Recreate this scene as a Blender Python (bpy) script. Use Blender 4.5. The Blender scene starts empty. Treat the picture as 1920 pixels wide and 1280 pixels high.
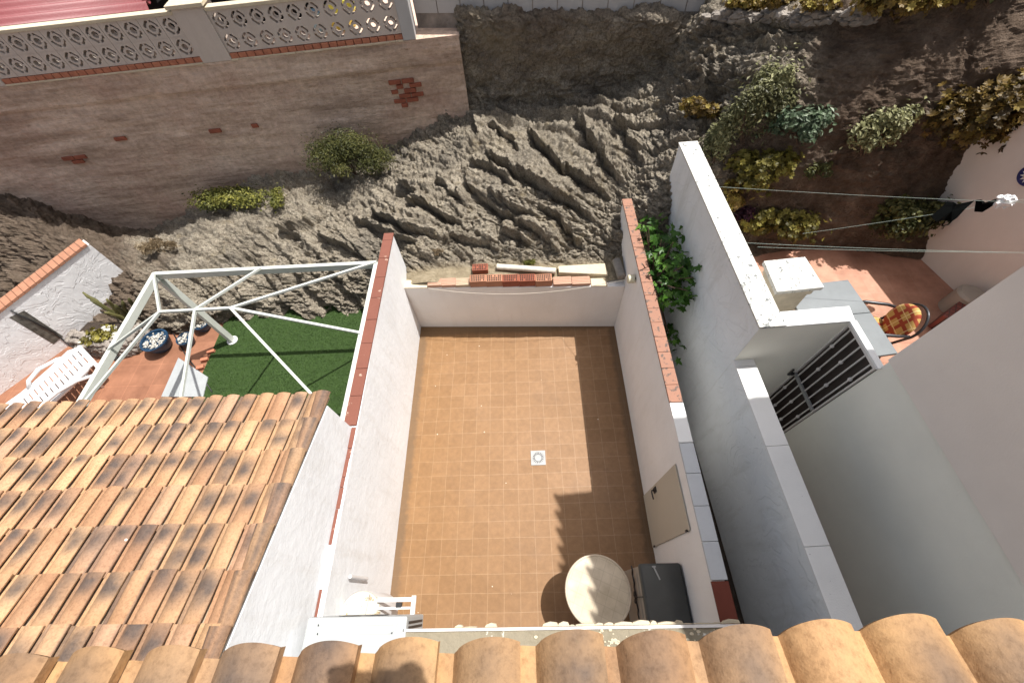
import bpy, bmesh, math, random
import numpy as np
from mathutils import Vector, Matrix
random.seed(7); RNG = np.random.RandomState(11)
scene = bpy.context.scene
COL = scene.collection

# ------------------------------------------------------------------ camera
FPX, PITCH, ROLL, YAW = 776.26, .5622, -.1046, .0741
CAM = np.array([1.0173, .1092, 5.7996])
def cam_axes():
    f = np.array([0, math.sin(PITCH), -math.cos(PITCH)]); r = np.array([1., 0, 0]); u = np.cross(r, f)
    c, s = math.cos(ROLL), math.sin(ROLL); r, u = c*r+s*u, -s*r+c*u
    c, s = math.cos(YAW), math.sin(YAW); Z = np.array([[c, -s, 0], [s, c, 0], [0, 0, 1]])
    return Z@r, Z@u, Z@f
CR, CU, CF = cam_axes()
cd = bpy.data.cameras.new('camera'); cam = bpy.data.objects.new('camera', cd); COL.objects.link(cam)
cd.sensor_width = 36; cd.lens = FPX*36/1920; cd.clip_start = .02; cd.clip_end = 500
M = Matrix.Identity(4)
for i in range(3):
    M[i][0], M[i][1], M[i][2], M[i][3] = CR[i], CU[i], -CF[i], CAM[i]
cam.matrix_world = M
scene.camera = cam

# ------------------------------------------------------------------ sky and sun
SUND = np.array([.378, .18, 1.0]); SUND /= np.linalg.norm(SUND)
el = math.asin(SUND[2]); az = math.atan2(SUND[0], SUND[1])
w = bpy.data.worlds.new('World'); scene.world = w; w.use_nodes = True
nt = w.node_tree; sky = nt.nodes.new('ShaderNodeTexSky'); sky.sky_type = 'NISHITA'
sky.sun_disc = False; sky.sun_elevation = el; sky.sun_rotation = az; sky.dust_density = 4.5; sky.ozone_density = .6
hs_ = nt.nodes.new('ShaderNodeHueSaturation'); hs_.inputs['Saturation'].default_value = .6; nt.links.new(sky.outputs[0], hs_.inputs['Color']); nt.links.new(hs_.outputs[0], nt.nodes['Background'].inputs[0]); nt.nodes['Background'].inputs[1].default_value = .11
sl = bpy.data.lights.new('sun', 'SUN'); sl.energy = 5.0; sl.angle = math.radians(.5); sl.color = (1, .965, .915)
so = bpy.data.objects.new('sun', sl); COL.objects.link(so)
so.rotation_euler = Vector(SUND).to_track_quat('Z', 'Y').to_euler(); so.location = (6, 4, 14)
vs = scene.view_settings; vs.view_transform = 'Standard'; vs.look = 'None'; vs.gamma = 1; vs.exposure = 0.40

# ------------------------------------------------------------------ pixel -> world on real planes
def ray(x, y): return CF+(x-960)/FPX*CR-(y-640)/FPX*CU
def at(x, y, z=0.): d = ray(x, y); return CAM+(z-CAM[2])/d[2]*d
def aty(x, y, Y): d = ray(x, y); return CAM+(Y-CAM[1])/d[1]*d
def atx(x, y, X): d = ray(x, y); return CAM+(X-CAM[0])/d[0]*d
def atp(x, y, p, d2):
    n = np.array([-d2[1], d2[0]]); d = ray(x, y); t = ((np.array(p[:2])-CAM[:2])@n)/(d[:2]@n); return CAM+t*d

# ------------------------------------------------------------------ numpy noise
def _h(i, j, k, s):
    n = (i*73856093) ^ (j*19349663) ^ (k*83492791) ^ (s*2654435761)
    n = (n ^ (n >> 13))*1274126177 & 0xffffffff
    n = (n ^ (n >> 16)) & 0xffff
    return n/65535.*2-1
def vnoise(p, s=0):
    p = np.asarray(p, float); i = np.floor(p).astype(np.int64); f = p-i; f = f*f*f*(f*(f*6-15)+10); r = 0
    for a in (0, 1):
        for b in (0, 1):
            for c in (0, 1):
                wgt = (f[..., 0] if a else 1-f[..., 0])*(f[..., 1] if b else 1-f[..., 1])*(f[..., 2] if c else 1-f[..., 2])
                r = r+wgt*_h(i[..., 0]+a, i[..., 1]+b, i[..., 2]+c, s)
    return r
def fbm(p, o=4, s=0, g=.5):
    r = 0; a = 1.; t = 0; p = np.asarray(p, float)
    for k in range(o): r = r+a*vnoise(p*2.03**k+k*17.3, s+k); t += a; a *= g
    return r/t
def ridged(p, o=4, s=0, g=.55):
    r = 0; a = 1.; t = 0; p = np.asarray(p, float)
    for k in range(o): r = r+a*(1-np.abs(vnoise(p*2.07**k+k*11.1, s+k))*2); t += a; a *= g
    return r/t

# ------------------------------------------------------------------ mesh helpers
class MB:
    def __init__(s): s.v = []; s.f = []; s.m = []; s.c = []; s.usec = False; s.mi = 0; s.col = None
    def add(s, vs, fs, mi=None, col=None):
        o = len(s.v); s.v += [tuple(map(float, q)) for q in vs]
        s.f += [tuple(i+o for i in f) for f in fs]; s.m += [s.mi if mi is None else mi]*len(fs)
        if col is not None: s.usec = True
        s.c += [col or (0, 0, 0, 1)]*len(vs)
        return o
    def box(s, a, b, mi=None, col=None):
        x0, x1 = sorted((a[0], b[0])); y0, y1 = sorted((a[1], b[1])); z0, z1 = sorted((a[2], b[2]))
        vs = [(x0,y0,z0),(x1,y0,z0),(x1,y1,z0),(x0,y1,z0),(x0,y0,z1),(x1,y0,z1),(x1,y1,z1),(x0,y1,z1)]
        s.add(vs, [(0,3,2,1),(4,5,6,7),(0,1,5,4),(1,2,6,5),(2,3,7,6),(3,0,4,7)], mi, col)
    def frame(s, o, X, Y, Z, lo, hi, mi=None, col=None):
        o, X, Y, Z = map(np.asarray, (o, X, Y, Z))
        vs = [o+X*x+Y*y+Z*z for z in (lo[2], hi[2]) for x, y in ((lo[0], lo[1]), (hi[0], lo[1]), (hi[0], hi[1]), (lo[0], hi[1]))]
        s.add(vs, [(0,3,2,1),(4,5,6,7),(0,1,5,4),(1,2,6,5),(2,3,7,6),(3,0,4,7)], mi, col)
    def prism(s, poly, z0, z1, mi=None, col=None):
        n = len(poly); g = lambda z, i: z[i] if hasattr(z, '__len__') else z
        vs = [(p[0], p[1], g(z0, i)) for i, p in enumerate(poly)]+[(p[0], p[1], g(z1, i)) for i, p in enumerate(poly)]
        a = sum(poly[i][0]*poly[(i+1) % n][1]-poly[(i+1) % n][0]*poly[i][1] for i in range(n))
        fs = [tuple(range(n))[::-1], tuple(range(n, 2*n))]+[(i, (i+1) % n, n+(i+1) % n, n+i) for i in range(n)]
        if a < 0: fs = [f[::-1] for f in fs]
        s.add(vs, fs, mi, col)
    def bar(s, a, b, w_, h_, up=(0, 0, 1), mi=None, col=None):
        a = np.array(a, float); b = np.array(b, float); d = b-a; L = np.linalg.norm(d); d /= L
        up = np.array(up, float); sd = np.cross(d, up)
        if np.linalg.norm(sd) < 1e-4: sd = np.cross(d, (1., 0, 0))
        sd /= np.linalg.norm(sd); u = np.cross(sd, d)
        s.frame(a, sd, u, d, (-w_/2, -h_/2, 0), (w_/2, h_/2, L), mi, col)
    def tube(s, pts, r, n=8, mi=None, col=None, cap=True):
        pts = [np.array(p, float) for p in pts]; rs = r if hasattr(r, '__len__') else [r]*len(pts); vs = []; fs = []
        pu = None
        for i, p in enumerate(pts):
            d = pts[min(i+1, len(pts)-1)]-pts[max(i-1, 0)]; d = d/(np.linalg.norm(d)+1e-9)
            if pu is None: pu = np.cross(d, (0, 0, 1.)) if abs(d[2]) < .9 else np.cross(d, (1., 0, 0))
            a = pu-d*(pu@d); a /= np.linalg.norm(a)+1e-9; b = np.cross(d, a); pu = a
            vs += [p+rs[i]*(math.cos(t)*a+math.sin(t)*b) for t in [2*math.pi*k/n for k in range(n)]]
        for i in range(len(pts)-1):
            fs += [(i*n+k, i*n+(k+1) % n, (i+1)*n+(k+1) % n, (i+1)*n+k) for k in range(n)]
        if cap: fs += [tuple(range(n))[::-1], tuple(range((len(pts)-1)*n, len(pts)*n))]
        s.add(vs, fs, mi, col)
    def lathe(s, c, prof, n=32, mi=None, sx=1, sy=1, col=None):
        vs = []; fs = []
        for r, z in prof: vs += [(c[0]+sx*r*math.cos(2*math.pi*k/n), c[1]+sy*r*math.sin(2*math.pi*k/n), c[2]+z) for k in range(n)]
        for i in range(len(prof)-1): fs += [(i*n+k, i*n+(k+1) % n, (i+1)*n+(k+1) % n, (i+1)*n+k) for k in range(n)]
        fs += [tuple(range(n))[::-1], tuple(range((len(prof)-1)*n, len(prof)*n))]
        s.add(vs, fs, mi, col)
    def ico(s, c, r, sub=1, jit=0., mi=None, col=None, sc=(1, 1, 1)):
        bm = bmesh.new(); bmesh.ops.create_icosphere(bm, subdivisions=sub, radius=1)
        vs = [np.array(v.co) for v in bm.verts]; fs = [tuple(v.index for v in f.verts) for f in bm.faces]; bm.free()
        vs = [np.array(c)+r*np.array(sc)*v*(1+jit*(random.random()-.5)) for v in vs]; s.add(vs, fs, mi, col)
    def build(s, name, mats, parent=None, smooth=False, bevel=0, auto=None, loc=None):
        me = bpy.data.meshes.new(name)
        if not isinstance(mats, (list, tuple)): mats = [mats]
        V = np.array(s.v)
        if parent is not None: o0 = np.array(parent.matrix_world.translation) if parent.type != 'MESH' else np.array(parent['_o'])
        else:
            o0 = np.array(loc) if loc is not None else np.array([V[:, 0].mean(), V[:, 1].mean(), V[:, 2].min()])
        par_o = o0 if parent is not None else None
        me.from_pydata([tuple(x) for x in (V-o0)], [], s.f)
        for m in mats: me.materials.append(m)
        me.polygons.foreach_set('material_index', s.m)
        if s.usec:
            ca = me.color_attributes.new('tint', 'FLOAT_COLOR', 'POINT'); ca.data.foreach_set('color', np.array(s.c, dtype=np.float32).ravel())
        if smooth:
            me.polygons.foreach_set('use_smooth', [True]*len(me.polygons))
        me.update()
        o = bpy.data.objects.new(name, me); COL.objects.link(o); o['_o'] = [float(x) for x in o0]
        if parent is not None:
            o.parent = parent
        else: o.location = o0
        if auto:
            try: me.set_sharp_from_angle(angle=math.radians(auto))
            except Exception: pass
        if bevel:
            md = o.modifiers.new('bevel', 'BEVEL'); md.width = bevel; md.segments = 2; md.limit_method = 'ANGLE'; md.angle_limit = math.radians(40)
        return o
def tag(o, label=None, cat=None, group=None, kind=None):
    if label: o['label'] = label
    if cat: o['category'] = cat
    if group: o['group'] = group
    if kind: o['kind'] = kind
    return o
def thing(name, label, cat, loc, group=None):
    o = bpy.data.objects.new(name, None); COL.objects.link(o); o.location = tuple(map(float, loc)); o.empty_display_size = .1
    o.matrix_world = Matrix.Translation(Vector(tuple(map(float, loc))))
    return tag(o, label, cat, group)
def copy_tree(o, parent=None):
    c = o.copy(); COL.objects.link(c); c.parent = parent
    for ch in o.children: copy_tree(ch, c)
    return c

# ------------------------------------------------------------------ materials
def lin(r, g, b): return tuple((x/255.)**2.2 for x in (r, g, b))+(1,)
def newmat(name):
    m = bpy.data.materials.new(name); m.use_nodes = True; n = m.node_tree.nodes; b = n['Principled BSDF']
    return m, m.node_tree, n, m.node_tree.links, b
def N(nt, t, **k):
    n = nt.nodes.new(t)
    for a, v in k.items():
        if a in n.inputs: n.inputs[a].default_value = v
        else: setattr(n, a, v)
    return n
def posn(nt, scale=(1, 1, 1), obj=False, rot=(0, 0, 0)):
    if obj: s = N(nt, 'ShaderNodeTexCoord').outputs['Object']
    else: s = N(nt, 'ShaderNodeNewGeometry').outputs['Position']
    mp = N(nt, 'ShaderNodeMapping'); mp.inputs['Scale'].default_value = scale; mp.inputs['Rotation'].default_value = rot
    nt.links.new(s, mp.inputs[0]); return mp.outputs[0]
def noise(nt, vec, scale, detail=6, rough=.6, dist=0):
    n = N(nt, 'ShaderNodeTexNoise'); n.inputs['Scale'].default_value = scale; n.inputs['Detail'].default_value = detail
    n.inputs['Roughness'].default_value = rough; n.inputs['Distortion'].default_value = dist
    nt.links.new(vec, n.inputs['Vector']); return n.outputs['Fac']
def ramp(nt, fac, stops):
    r = N(nt, 'ShaderNodeValToRGB'); e = r.color_ramp.elements
    e[0].position, e[0].color = stops[0][0], stops[0][1]; e[1].position, e[1].color = stops[-1][0], stops[-1][1]
    for p, c in stops[1:-1]: x = e.new(p); x.color = c
    nt.links.new(fac, r.inputs[0]); return r.outputs[0]
def mix(nt, a, b, fac, mode='MIX'):
    m = N(nt, 'ShaderNodeMix', data_type='RGBA', blend_type=mode)
    for v, s in ((fac, m.inputs[0]), (a, m.inputs[6]), (b, m.inputs[7])):
        if isinstance(v, (int, float)): s.default_value = v
        elif isinstance(v, tuple): s.default_value = v
        else: nt.links.new(v, s)
    return m.outputs[2]
def math_(nt, op, a, b=0., c=0.):
    m = N(nt, 'ShaderNodeMath', operation=op)
    for i, v in enumerate((a, b, c)):
        if isinstance(v, (int, float)): m.inputs[i].default_value = v
        else: nt.links.new(v, m.inputs[i])
    return m.outputs[0]
def bump(nt, b, h, dist=.02, strength=1., prev=None):
    n = N(nt, 'ShaderNodeBump'); n.inputs['Distance'].default_value = dist; n.inputs['Strength'].default_value = strength
    nt.links.new(h, n.inputs['Height'])
    if prev is not None: nt.links.new(prev, n.inputs['Normal'])
    nt.links.new(n.outputs[0], b.inputs['Normal']); return n.outputs[0]
W0 = (0, 0, 0, 1); W1 = (1, 1, 1, 1)
def simple(name, c, rough=.6, var=.12, vs_=6., bs=30., bd=.002, metal=0., c2=None, obj=True, spec=.5):
    m, t, n, l, b = newmat(name); p = posn(t, obj=obj); f = noise(t, p, vs_)
    c2 = c2 or tuple(x*(1-var*2) for x in c[:3])+(1,)
    l.new(ramp(t, f, [(.3, c2), (.7, c)]), b.inputs['Base Color'])
    b.inputs['Roughness'].default_value = rough; b.inputs['Metallic'].default_value = metal; b.inputs['Specular IOR Level'].default_value = spec
    if bd: bump(t, b, noise(t, p, bs, 4), bd)
    return m
def plaster(name, c, stain=(.5, .45, .38, 1), amt=.35, lump=.008, ls=9., strokes=0., spots=None, streak=True, rough=.85):
    m, t, n, l, b = newmat(name); p = posn(t); base = ramp(t, noise(t, p, 1.3, 5), [(.3, tuple(x*.9 for x in c[:3])+(1,)), (.7, c)])
    st = mix(t, base, stain, math_(t, 'MULTIPLY', ramp(t, noise(t, posn(t, (3, 3, .55)), 2.1, 7, .7), [(.5, W0), (.85, W1)]), amt))
    if spots:
        sf = ramp(t, noise(t, p, spots[1], 5, .65), [(spots[2], W0), (spots[2]+.04, W1)]); st = mix(t, st, spots[0], sf)
    l.new(st, b.inputs['Base Color']); b.inputs['Roughness'].default_value = rough; b.inputs['Specular IOR Level'].default_value = .25
    h = noise(t, p, ls, 5, .55)
    nm = bump(t, b, h, lump)
    nm = bump(t, b, noise(t, p, 90, 3), .0015, 1., nm)
    if strokes:
        st_ = noise(t, posn(t, (1, 1, 1), rot=(.4, .3, .8)), 2.6, 2.5, .55, 1.2)
        e = ramp(t, st_, [(.36, W0), (.375, (.3, .3, .3, 1)), (.47, (.25, .25, .25, 1)), (.485, (.6, .6, .6, 1)), (.57, (.5, .5, .5, 1)), (.585, W1)])
        bump(t, b, e, strokes, 1., nm)
    return m

def m_floor():
    m, t, n, l, b = newmat('terracotta floor tiles')
    p = posn(t); nz = N(t, 'ShaderNodeTexNoise'); nz.inputs['Scale'].default_value = 1.7; l.new(p, nz.inputs['Vector'])
    sub = N(t, 'ShaderNodeVectorMath', operation='SUBTRACT'); l.new(nz.outputs['Color'], sub.inputs[0]); sub.inputs[1].default_value = (.5, .5, .5)
    sc = N(t, 'ShaderNodeVectorMath', operation='SCALE'); l.new(sub.outputs[0], sc.inputs[0]); sc.inputs['Scale'].default_value = .028
    ad = N(t, 'ShaderNodeVectorMath', operation='ADD'); l.new(p, ad.inputs[0]); l.new(sc.outputs[0], ad.inputs[1])
    bk = N(t, 'ShaderNodeTexBrick'); bk.offset = 0; bk.squash = 1
    for k, v in (('Scale', 1.), ('Mortar Size', .0035), ('Brick Width', .2), ('Row Height', .2), ('Mortar Smooth', .3), ('Bias', 0.)): bk.inputs[k].default_value = v
    bk.inputs['Color1'].default_value = (.238, .138, .066, 1); bk.inputs['Color2'].default_value = (.27, .16, .08, 1); bk.inputs['Mortar'].default_value = (.33, .222, .132, 1)
    l.new(ad.outputs[0], bk.inputs['Vector'])
    big = ramp(t, noise(t, p, .55, 4), [(.3, (.92, .88, .8, 1)), (.7, (1.08, 1.1, 1.18, 1))])
    c = mix(t, bk.outputs['Color'], big, 1., 'MULTIPLY')
    c = mix(t, c, ramp(t, noise(t, p, 14, 6, .7), [(.35, (.86, .84, .82, 1)), (.7, (1.08, 1.08, 1.08, 1))]), 1., 'MULTIPLY')
    # orange wash towards the left wall, chalk marks, missing grout
    sx = N(t, 'ShaderNodeSeparateXYZ'); l.new(p, sx.inputs[0])
    mr = N(t, 'ShaderNodeMapRange'); mr.inputs[1].default_value = -.8; mr.inputs[2].default_value = 1.9; l.new(sx.outputs[0], mr.inputs[0])
    c = mix(t, c, ramp(t, mr.outputs[0], [(0, (.92, .86, .72, 1)), (1, (1.06, 1.06, 1.1, 1))]), 1., 'MULTIPLY')
    c = mix(t, c, (.72, .58, .42, 1), math_(t, 'MULTIPLY', ramp(t, noise(t, posn(t, (1, .35, 1), rot=(0, 0, .6)), 7, 8, .75), [(.66, W0), (.8, W1)]), .45))
    sp = N(t, 'ShaderNodeTexVoronoi'); sp.inputs['Scale'].default_value = 4.2; l.new(p, sp.inputs['Vector'])
    c = mix(t, c, (.85, .78, .66, 1), ramp(t, sp.outputs['Distance'], [(.02, W1), (.035, W0)]))
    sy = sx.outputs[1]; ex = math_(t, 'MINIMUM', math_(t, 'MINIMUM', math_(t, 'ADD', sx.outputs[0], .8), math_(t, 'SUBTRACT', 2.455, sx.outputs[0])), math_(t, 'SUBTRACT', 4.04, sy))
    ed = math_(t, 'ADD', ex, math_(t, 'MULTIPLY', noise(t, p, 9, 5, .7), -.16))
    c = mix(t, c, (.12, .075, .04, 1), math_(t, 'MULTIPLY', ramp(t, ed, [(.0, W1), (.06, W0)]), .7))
    c = mix(t, c, (.17, .10, .055, 1), math_(t, 'MULTIPLY', ramp(t, noise(t, p, 1.15, 7, .68), [(.54, W0), (.70, W1)]), .38))
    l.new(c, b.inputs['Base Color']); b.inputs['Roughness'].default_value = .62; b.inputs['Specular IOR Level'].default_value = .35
    nm = bump(t, b, bk.outputs['Fac'], .002, -1.)
    bump(t, b, noise(t, p, 5, 4), .006, .6, nm)
    return m
def m_terr(name, c, c2, size=.33, rot=0., mort=(.35, .16, .09, 1)):
    m, t, n, l, b = newmat(name); p = posn(t, rot=(0, 0, rot))
    bk = N(t, 'ShaderNodeTexBrick'); bk.offset = 0
    for k, v in (('Scale', 1.), ('Mortar Size', .004), ('Brick Width', size), ('Row Height', size), ('Mortar Smooth', .2)): bk.inputs[k].default_value = v
    bk.inputs['Color1'].default_value = c; bk.inputs['Color2'].default_value = c2; bk.inputs['Mortar'].default_value = mort
    l.new(p, bk.inputs['Vector'])
    cc = mix(t, bk.outputs['Color'], ramp(t, noise(t, p, 3.5, 7, .65), [(.3, (.72, .66, .62, 1)), (.7, (1.2, 1.2, 1.2, 1))]), 1., 'MULTIPLY')
    l.new(cc, b.inputs['Base Color']); b.inputs['Roughness'].default_value = .7; bump(t, b, noise(t, p, 20), .002); return m
def m_rock():
    m, t, n, l, b = newmat('weathered schist rock'); p = posn(t); pa = posn(t, (1., 3.2, 2.4), rot=(0, 0, .75))
    c = ramp(t, noise(t, pa, 2.2, 9, .68), [(.25, (.18, .152, .115, 1)), (.42, (.34, .295, .232, 1)), (.6, (.49, .432, .345, 1)), (.8, (.64, .585, .48, 1))])
    c = mix(t, c, (.19, .172, .15, 1), ramp(t, noise(t, p, 1.1, 5), [(.5, W0), (.72, (.65, .65, .65, 1))]))
    c = mix(t, c, ramp(t, noise(t, p, 38, 5, .7), [(.32, (.42, .40, .38, 1)), (.5, (.95, .95, .94, 1)), (.68, (1.35, 1.33, 1.28, 1))]), 1., 'MULTIPLY')
    c = mix(t, c, (.33, .25, .12, 1), math_(t, 'MULTIPLY', ramp(t, noise(t, p, 3.4, 6, .7), [(.56, W0), (.7, W1)]), .4))
    vc = N(t, 'ShaderNodeAttribute', attribute_name='tint'); s = N(t, 'ShaderNodeSeparateColor'); l.new(vc.outputs['Color'], s.inputs[0])
    earth = ramp(t, noise(t, p, 5, 8, .7), [(.3, (.08, .055, .038, 1)), (.55, (.18, .13, .095, 1)), (.75, (.31, .24, .185, 1))])
    c = mix(t, c, earth, s.outputs[0])
    sand = ramp(t, noise(t, p, 9, 7, .7), [(.3, (.30, .24, .155, 1)), (.7, (.50, .42, .29, 1))])
    c = mix(t, c, sand, s.outputs[1])
    l.new(c, b.inputs['Base Color']); b.inputs['Roughness'].default_value = .95; b.inputs['Specular IOR Level'].default_value = .15
    nm = bump(t, b, noise(t, pa, 7, 10, .75), .085); nm = bump(t, b, noise(t, p, 24, 8, .75), .028, 1., nm)
    v = N(t, 'ShaderNodeTexVoronoi', feature='DISTANCE_TO_EDGE'); v.inputs['Scale'].default_value = 7; l.new(pa, v.inputs['Vector'])
    nm = bump(t, b, ramp(t, v.outputs['Distance'], [(0, W0), (.06, W1)]), .012, .6, nm)
    bump(t, b, noise(t, p, 70, 5, .7), .008, 1., nm)
    return m
def m_tile(name, dark=1.):
    m, t, n, l, b = newmat(name); vc = N(t, 'ShaderNodeAttribute', attribute_name='tint'); s = N(t, 'ShaderNodeSeparateColor'); l.new(vc.outputs['Color'], s.inputs[0])
    p = posn(t); cmb = N(t, 'ShaderNodeCombineXYZ'); l.new(math_(t, 'MULTIPLY', s.outputs[0], 40.), cmb.inputs[2]); l.new(math_(t, 'MULTIPLY', s.outputs[1], 40.), cmb.inputs[0])
    ad = N(t, 'ShaderNodeVectorMath', operation='ADD'); l.new(p, ad.inputs[0]); l.new(cmb.outputs[0], ad.inputs[1]); q = ad.outputs[0]
    if dark > .5: base = ramp(t, s.outputs[0], [(0, (.36, .205, .12, 1)), (.35, (.45, .275, .155, 1)), (.7, (.52, .33, .185, 1)), (1, (.40, .245, .16, 1))])
    else: base = ramp(t, s.outputs[0], [(0, (.34, .19, .095, 1)), (.35, (.42, .25, .115, 1)), (.7, (.48, .295, .14, 1)), (1, (.35, .215, .12, 1))])
    base = mix(t, base, ramp(t, noise(t, q, 4, 4), [(.3, (.82, .76, .7, 1)), (.7, (1.12, 1.12, 1.1, 1))]), 1., 'MULTIPLY')
    sm = math_(t, 'MULTIPLY', s.outputs[2], ramp(t, noise(t, q, 9, 4, .6), [(.3, (.7, .7, .7, 1)), (.6, W1)]))
    base = mix(t, base, (.075, .062, .058, 1), math_(t, 'MINIMUM', sm, .9))
    base = mix(t, base, ramp(t, noise(t, p, 55, 7, .75), [(.32, (.68, .65, .62, 1)), (.5, (.98, .98, .98, 1)), (.7, (1.14, 1.13, 1.1, 1))]), 1., 'MULTIPLY')
    li = ramp(t, noise(t, p, 20, 7, .75), [(.64, W0), (.72, W1)])
    base = mix(t, base, (.13, .10, .05, 1), math_(t, 'MULTIPLY', li, .55))
    sp = N(t, 'ShaderNodeTexVoronoi'); sp.inputs['Scale'].default_value = 3.6; l.new(p, sp.inputs['Vector'])
    base = mix(t, base, (.8, .78, .72, 1), ramp(t, sp.outputs['Distance'], [(.022, W1), (.034, W0)]))
    l.new(base, b.inputs['Base Color']); b.inputs['Roughness'].default_value = .72; b.inputs['Specular IOR Level'].default_value = .3
    nm = bump(t, b, noise(t, p, 14, 7, .65), .007 if dark > .5 else .004); bump(t, b, noise(t, p, 120, 4, .7), .003 if dark > .5 else .0014, 1., nm); return m
def m_leaf(name, a, bb, c, rough=.5, trans=True):
    m, t, n, l, b = newmat(name); vc = N(t, 'ShaderNodeAttribute', attribute_name='tint'); s = N(t, 'ShaderNodeSeparateColor'); l.new(vc.outputs['Color'], s.inputs[0])
    l.new(ramp(t, s.outputs[0], [(0, a), (.5, bb), (1, c)]), b.inputs['Base Color']); b.inputs['Roughness'].default_value = rough; b.inputs['Specular IOR Level'].default_value = .3
    tr = N(t, 'ShaderNodeBsdfTranslucent'); l.new(ramp(t, s.outputs[0], [(0, a), (.5, bb), (1, c)]), tr.inputs[0])
    mx = N(t, 'ShaderNodeMixShader'); mx.inputs[0].default_value = .22; l.new(b.outputs[0], mx.inputs[1]); l.new(tr.outputs[0], mx.inputs[2]); l.new(mx.outputs[0], n['Material Output'].inputs[0]); return m
def m_retain():
    m, t, n, l, b = newmat('rough rendered retaining wall'); p = posn(t); ph = posn(t, (.3, .3, 1.9), rot=(0, .02, 0))
    c = ramp(t, noise(t, ph, 2.0, 8, .65), [(.32, (.36, .265, .20, 1)), (.48, (.58, .44, .345, 1)), (.62, (.74, .585, .47, 1)), (.75, (.60, .47, .375, 1))])
    c = mix(t, c, (.50, .33, .26, 1), ramp(t, noise(t, p, .9, 4), [(.45, W0), (.75, (.7, .7, .7, 1))]))
    c = mix(t, c, ramp(t, noise(t, p, 11, 8, .7), [(.3, (.72, .7, .68, 1)), (.7, (1.15, 1.15, 1.15, 1))]), 1., 'MULTIPLY')
    l.new(c, b.inputs['Base Color']); b.inputs['Roughness'].default_value = .95; b.inputs['Specular IOR Level'].default_value = .1
    nm = bump(t, b, noise(t, ph, 6, 8, .65), .05); nm = bump(t, b, noise(t, p, 3.5, 7), .07, 1., nm); bump(t, b, noise(t, p, 45, 5), .006, 1., nm); return m
def m_stripe(name, a, bb, freq, axis='X', obj=True, rough=.6, bd=.004):
    m, t, n, l, b = newmat(name); wv = N(t, 'ShaderNodeTexWave', bands_direction=axis); wv.inputs['Scale'].default_value = freq; l.new(posn(t, obj=obj), wv.inputs['Vector'])
    l.new(ramp(t, wv.outputs['Fac'], [(.0, a), (.35, bb)]), b.inputs['Base Color']); b.inputs['Roughness'].default_value = rough
    if bd: bump(t, b, wv.outputs['Fac'], bd)
    return m

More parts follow.
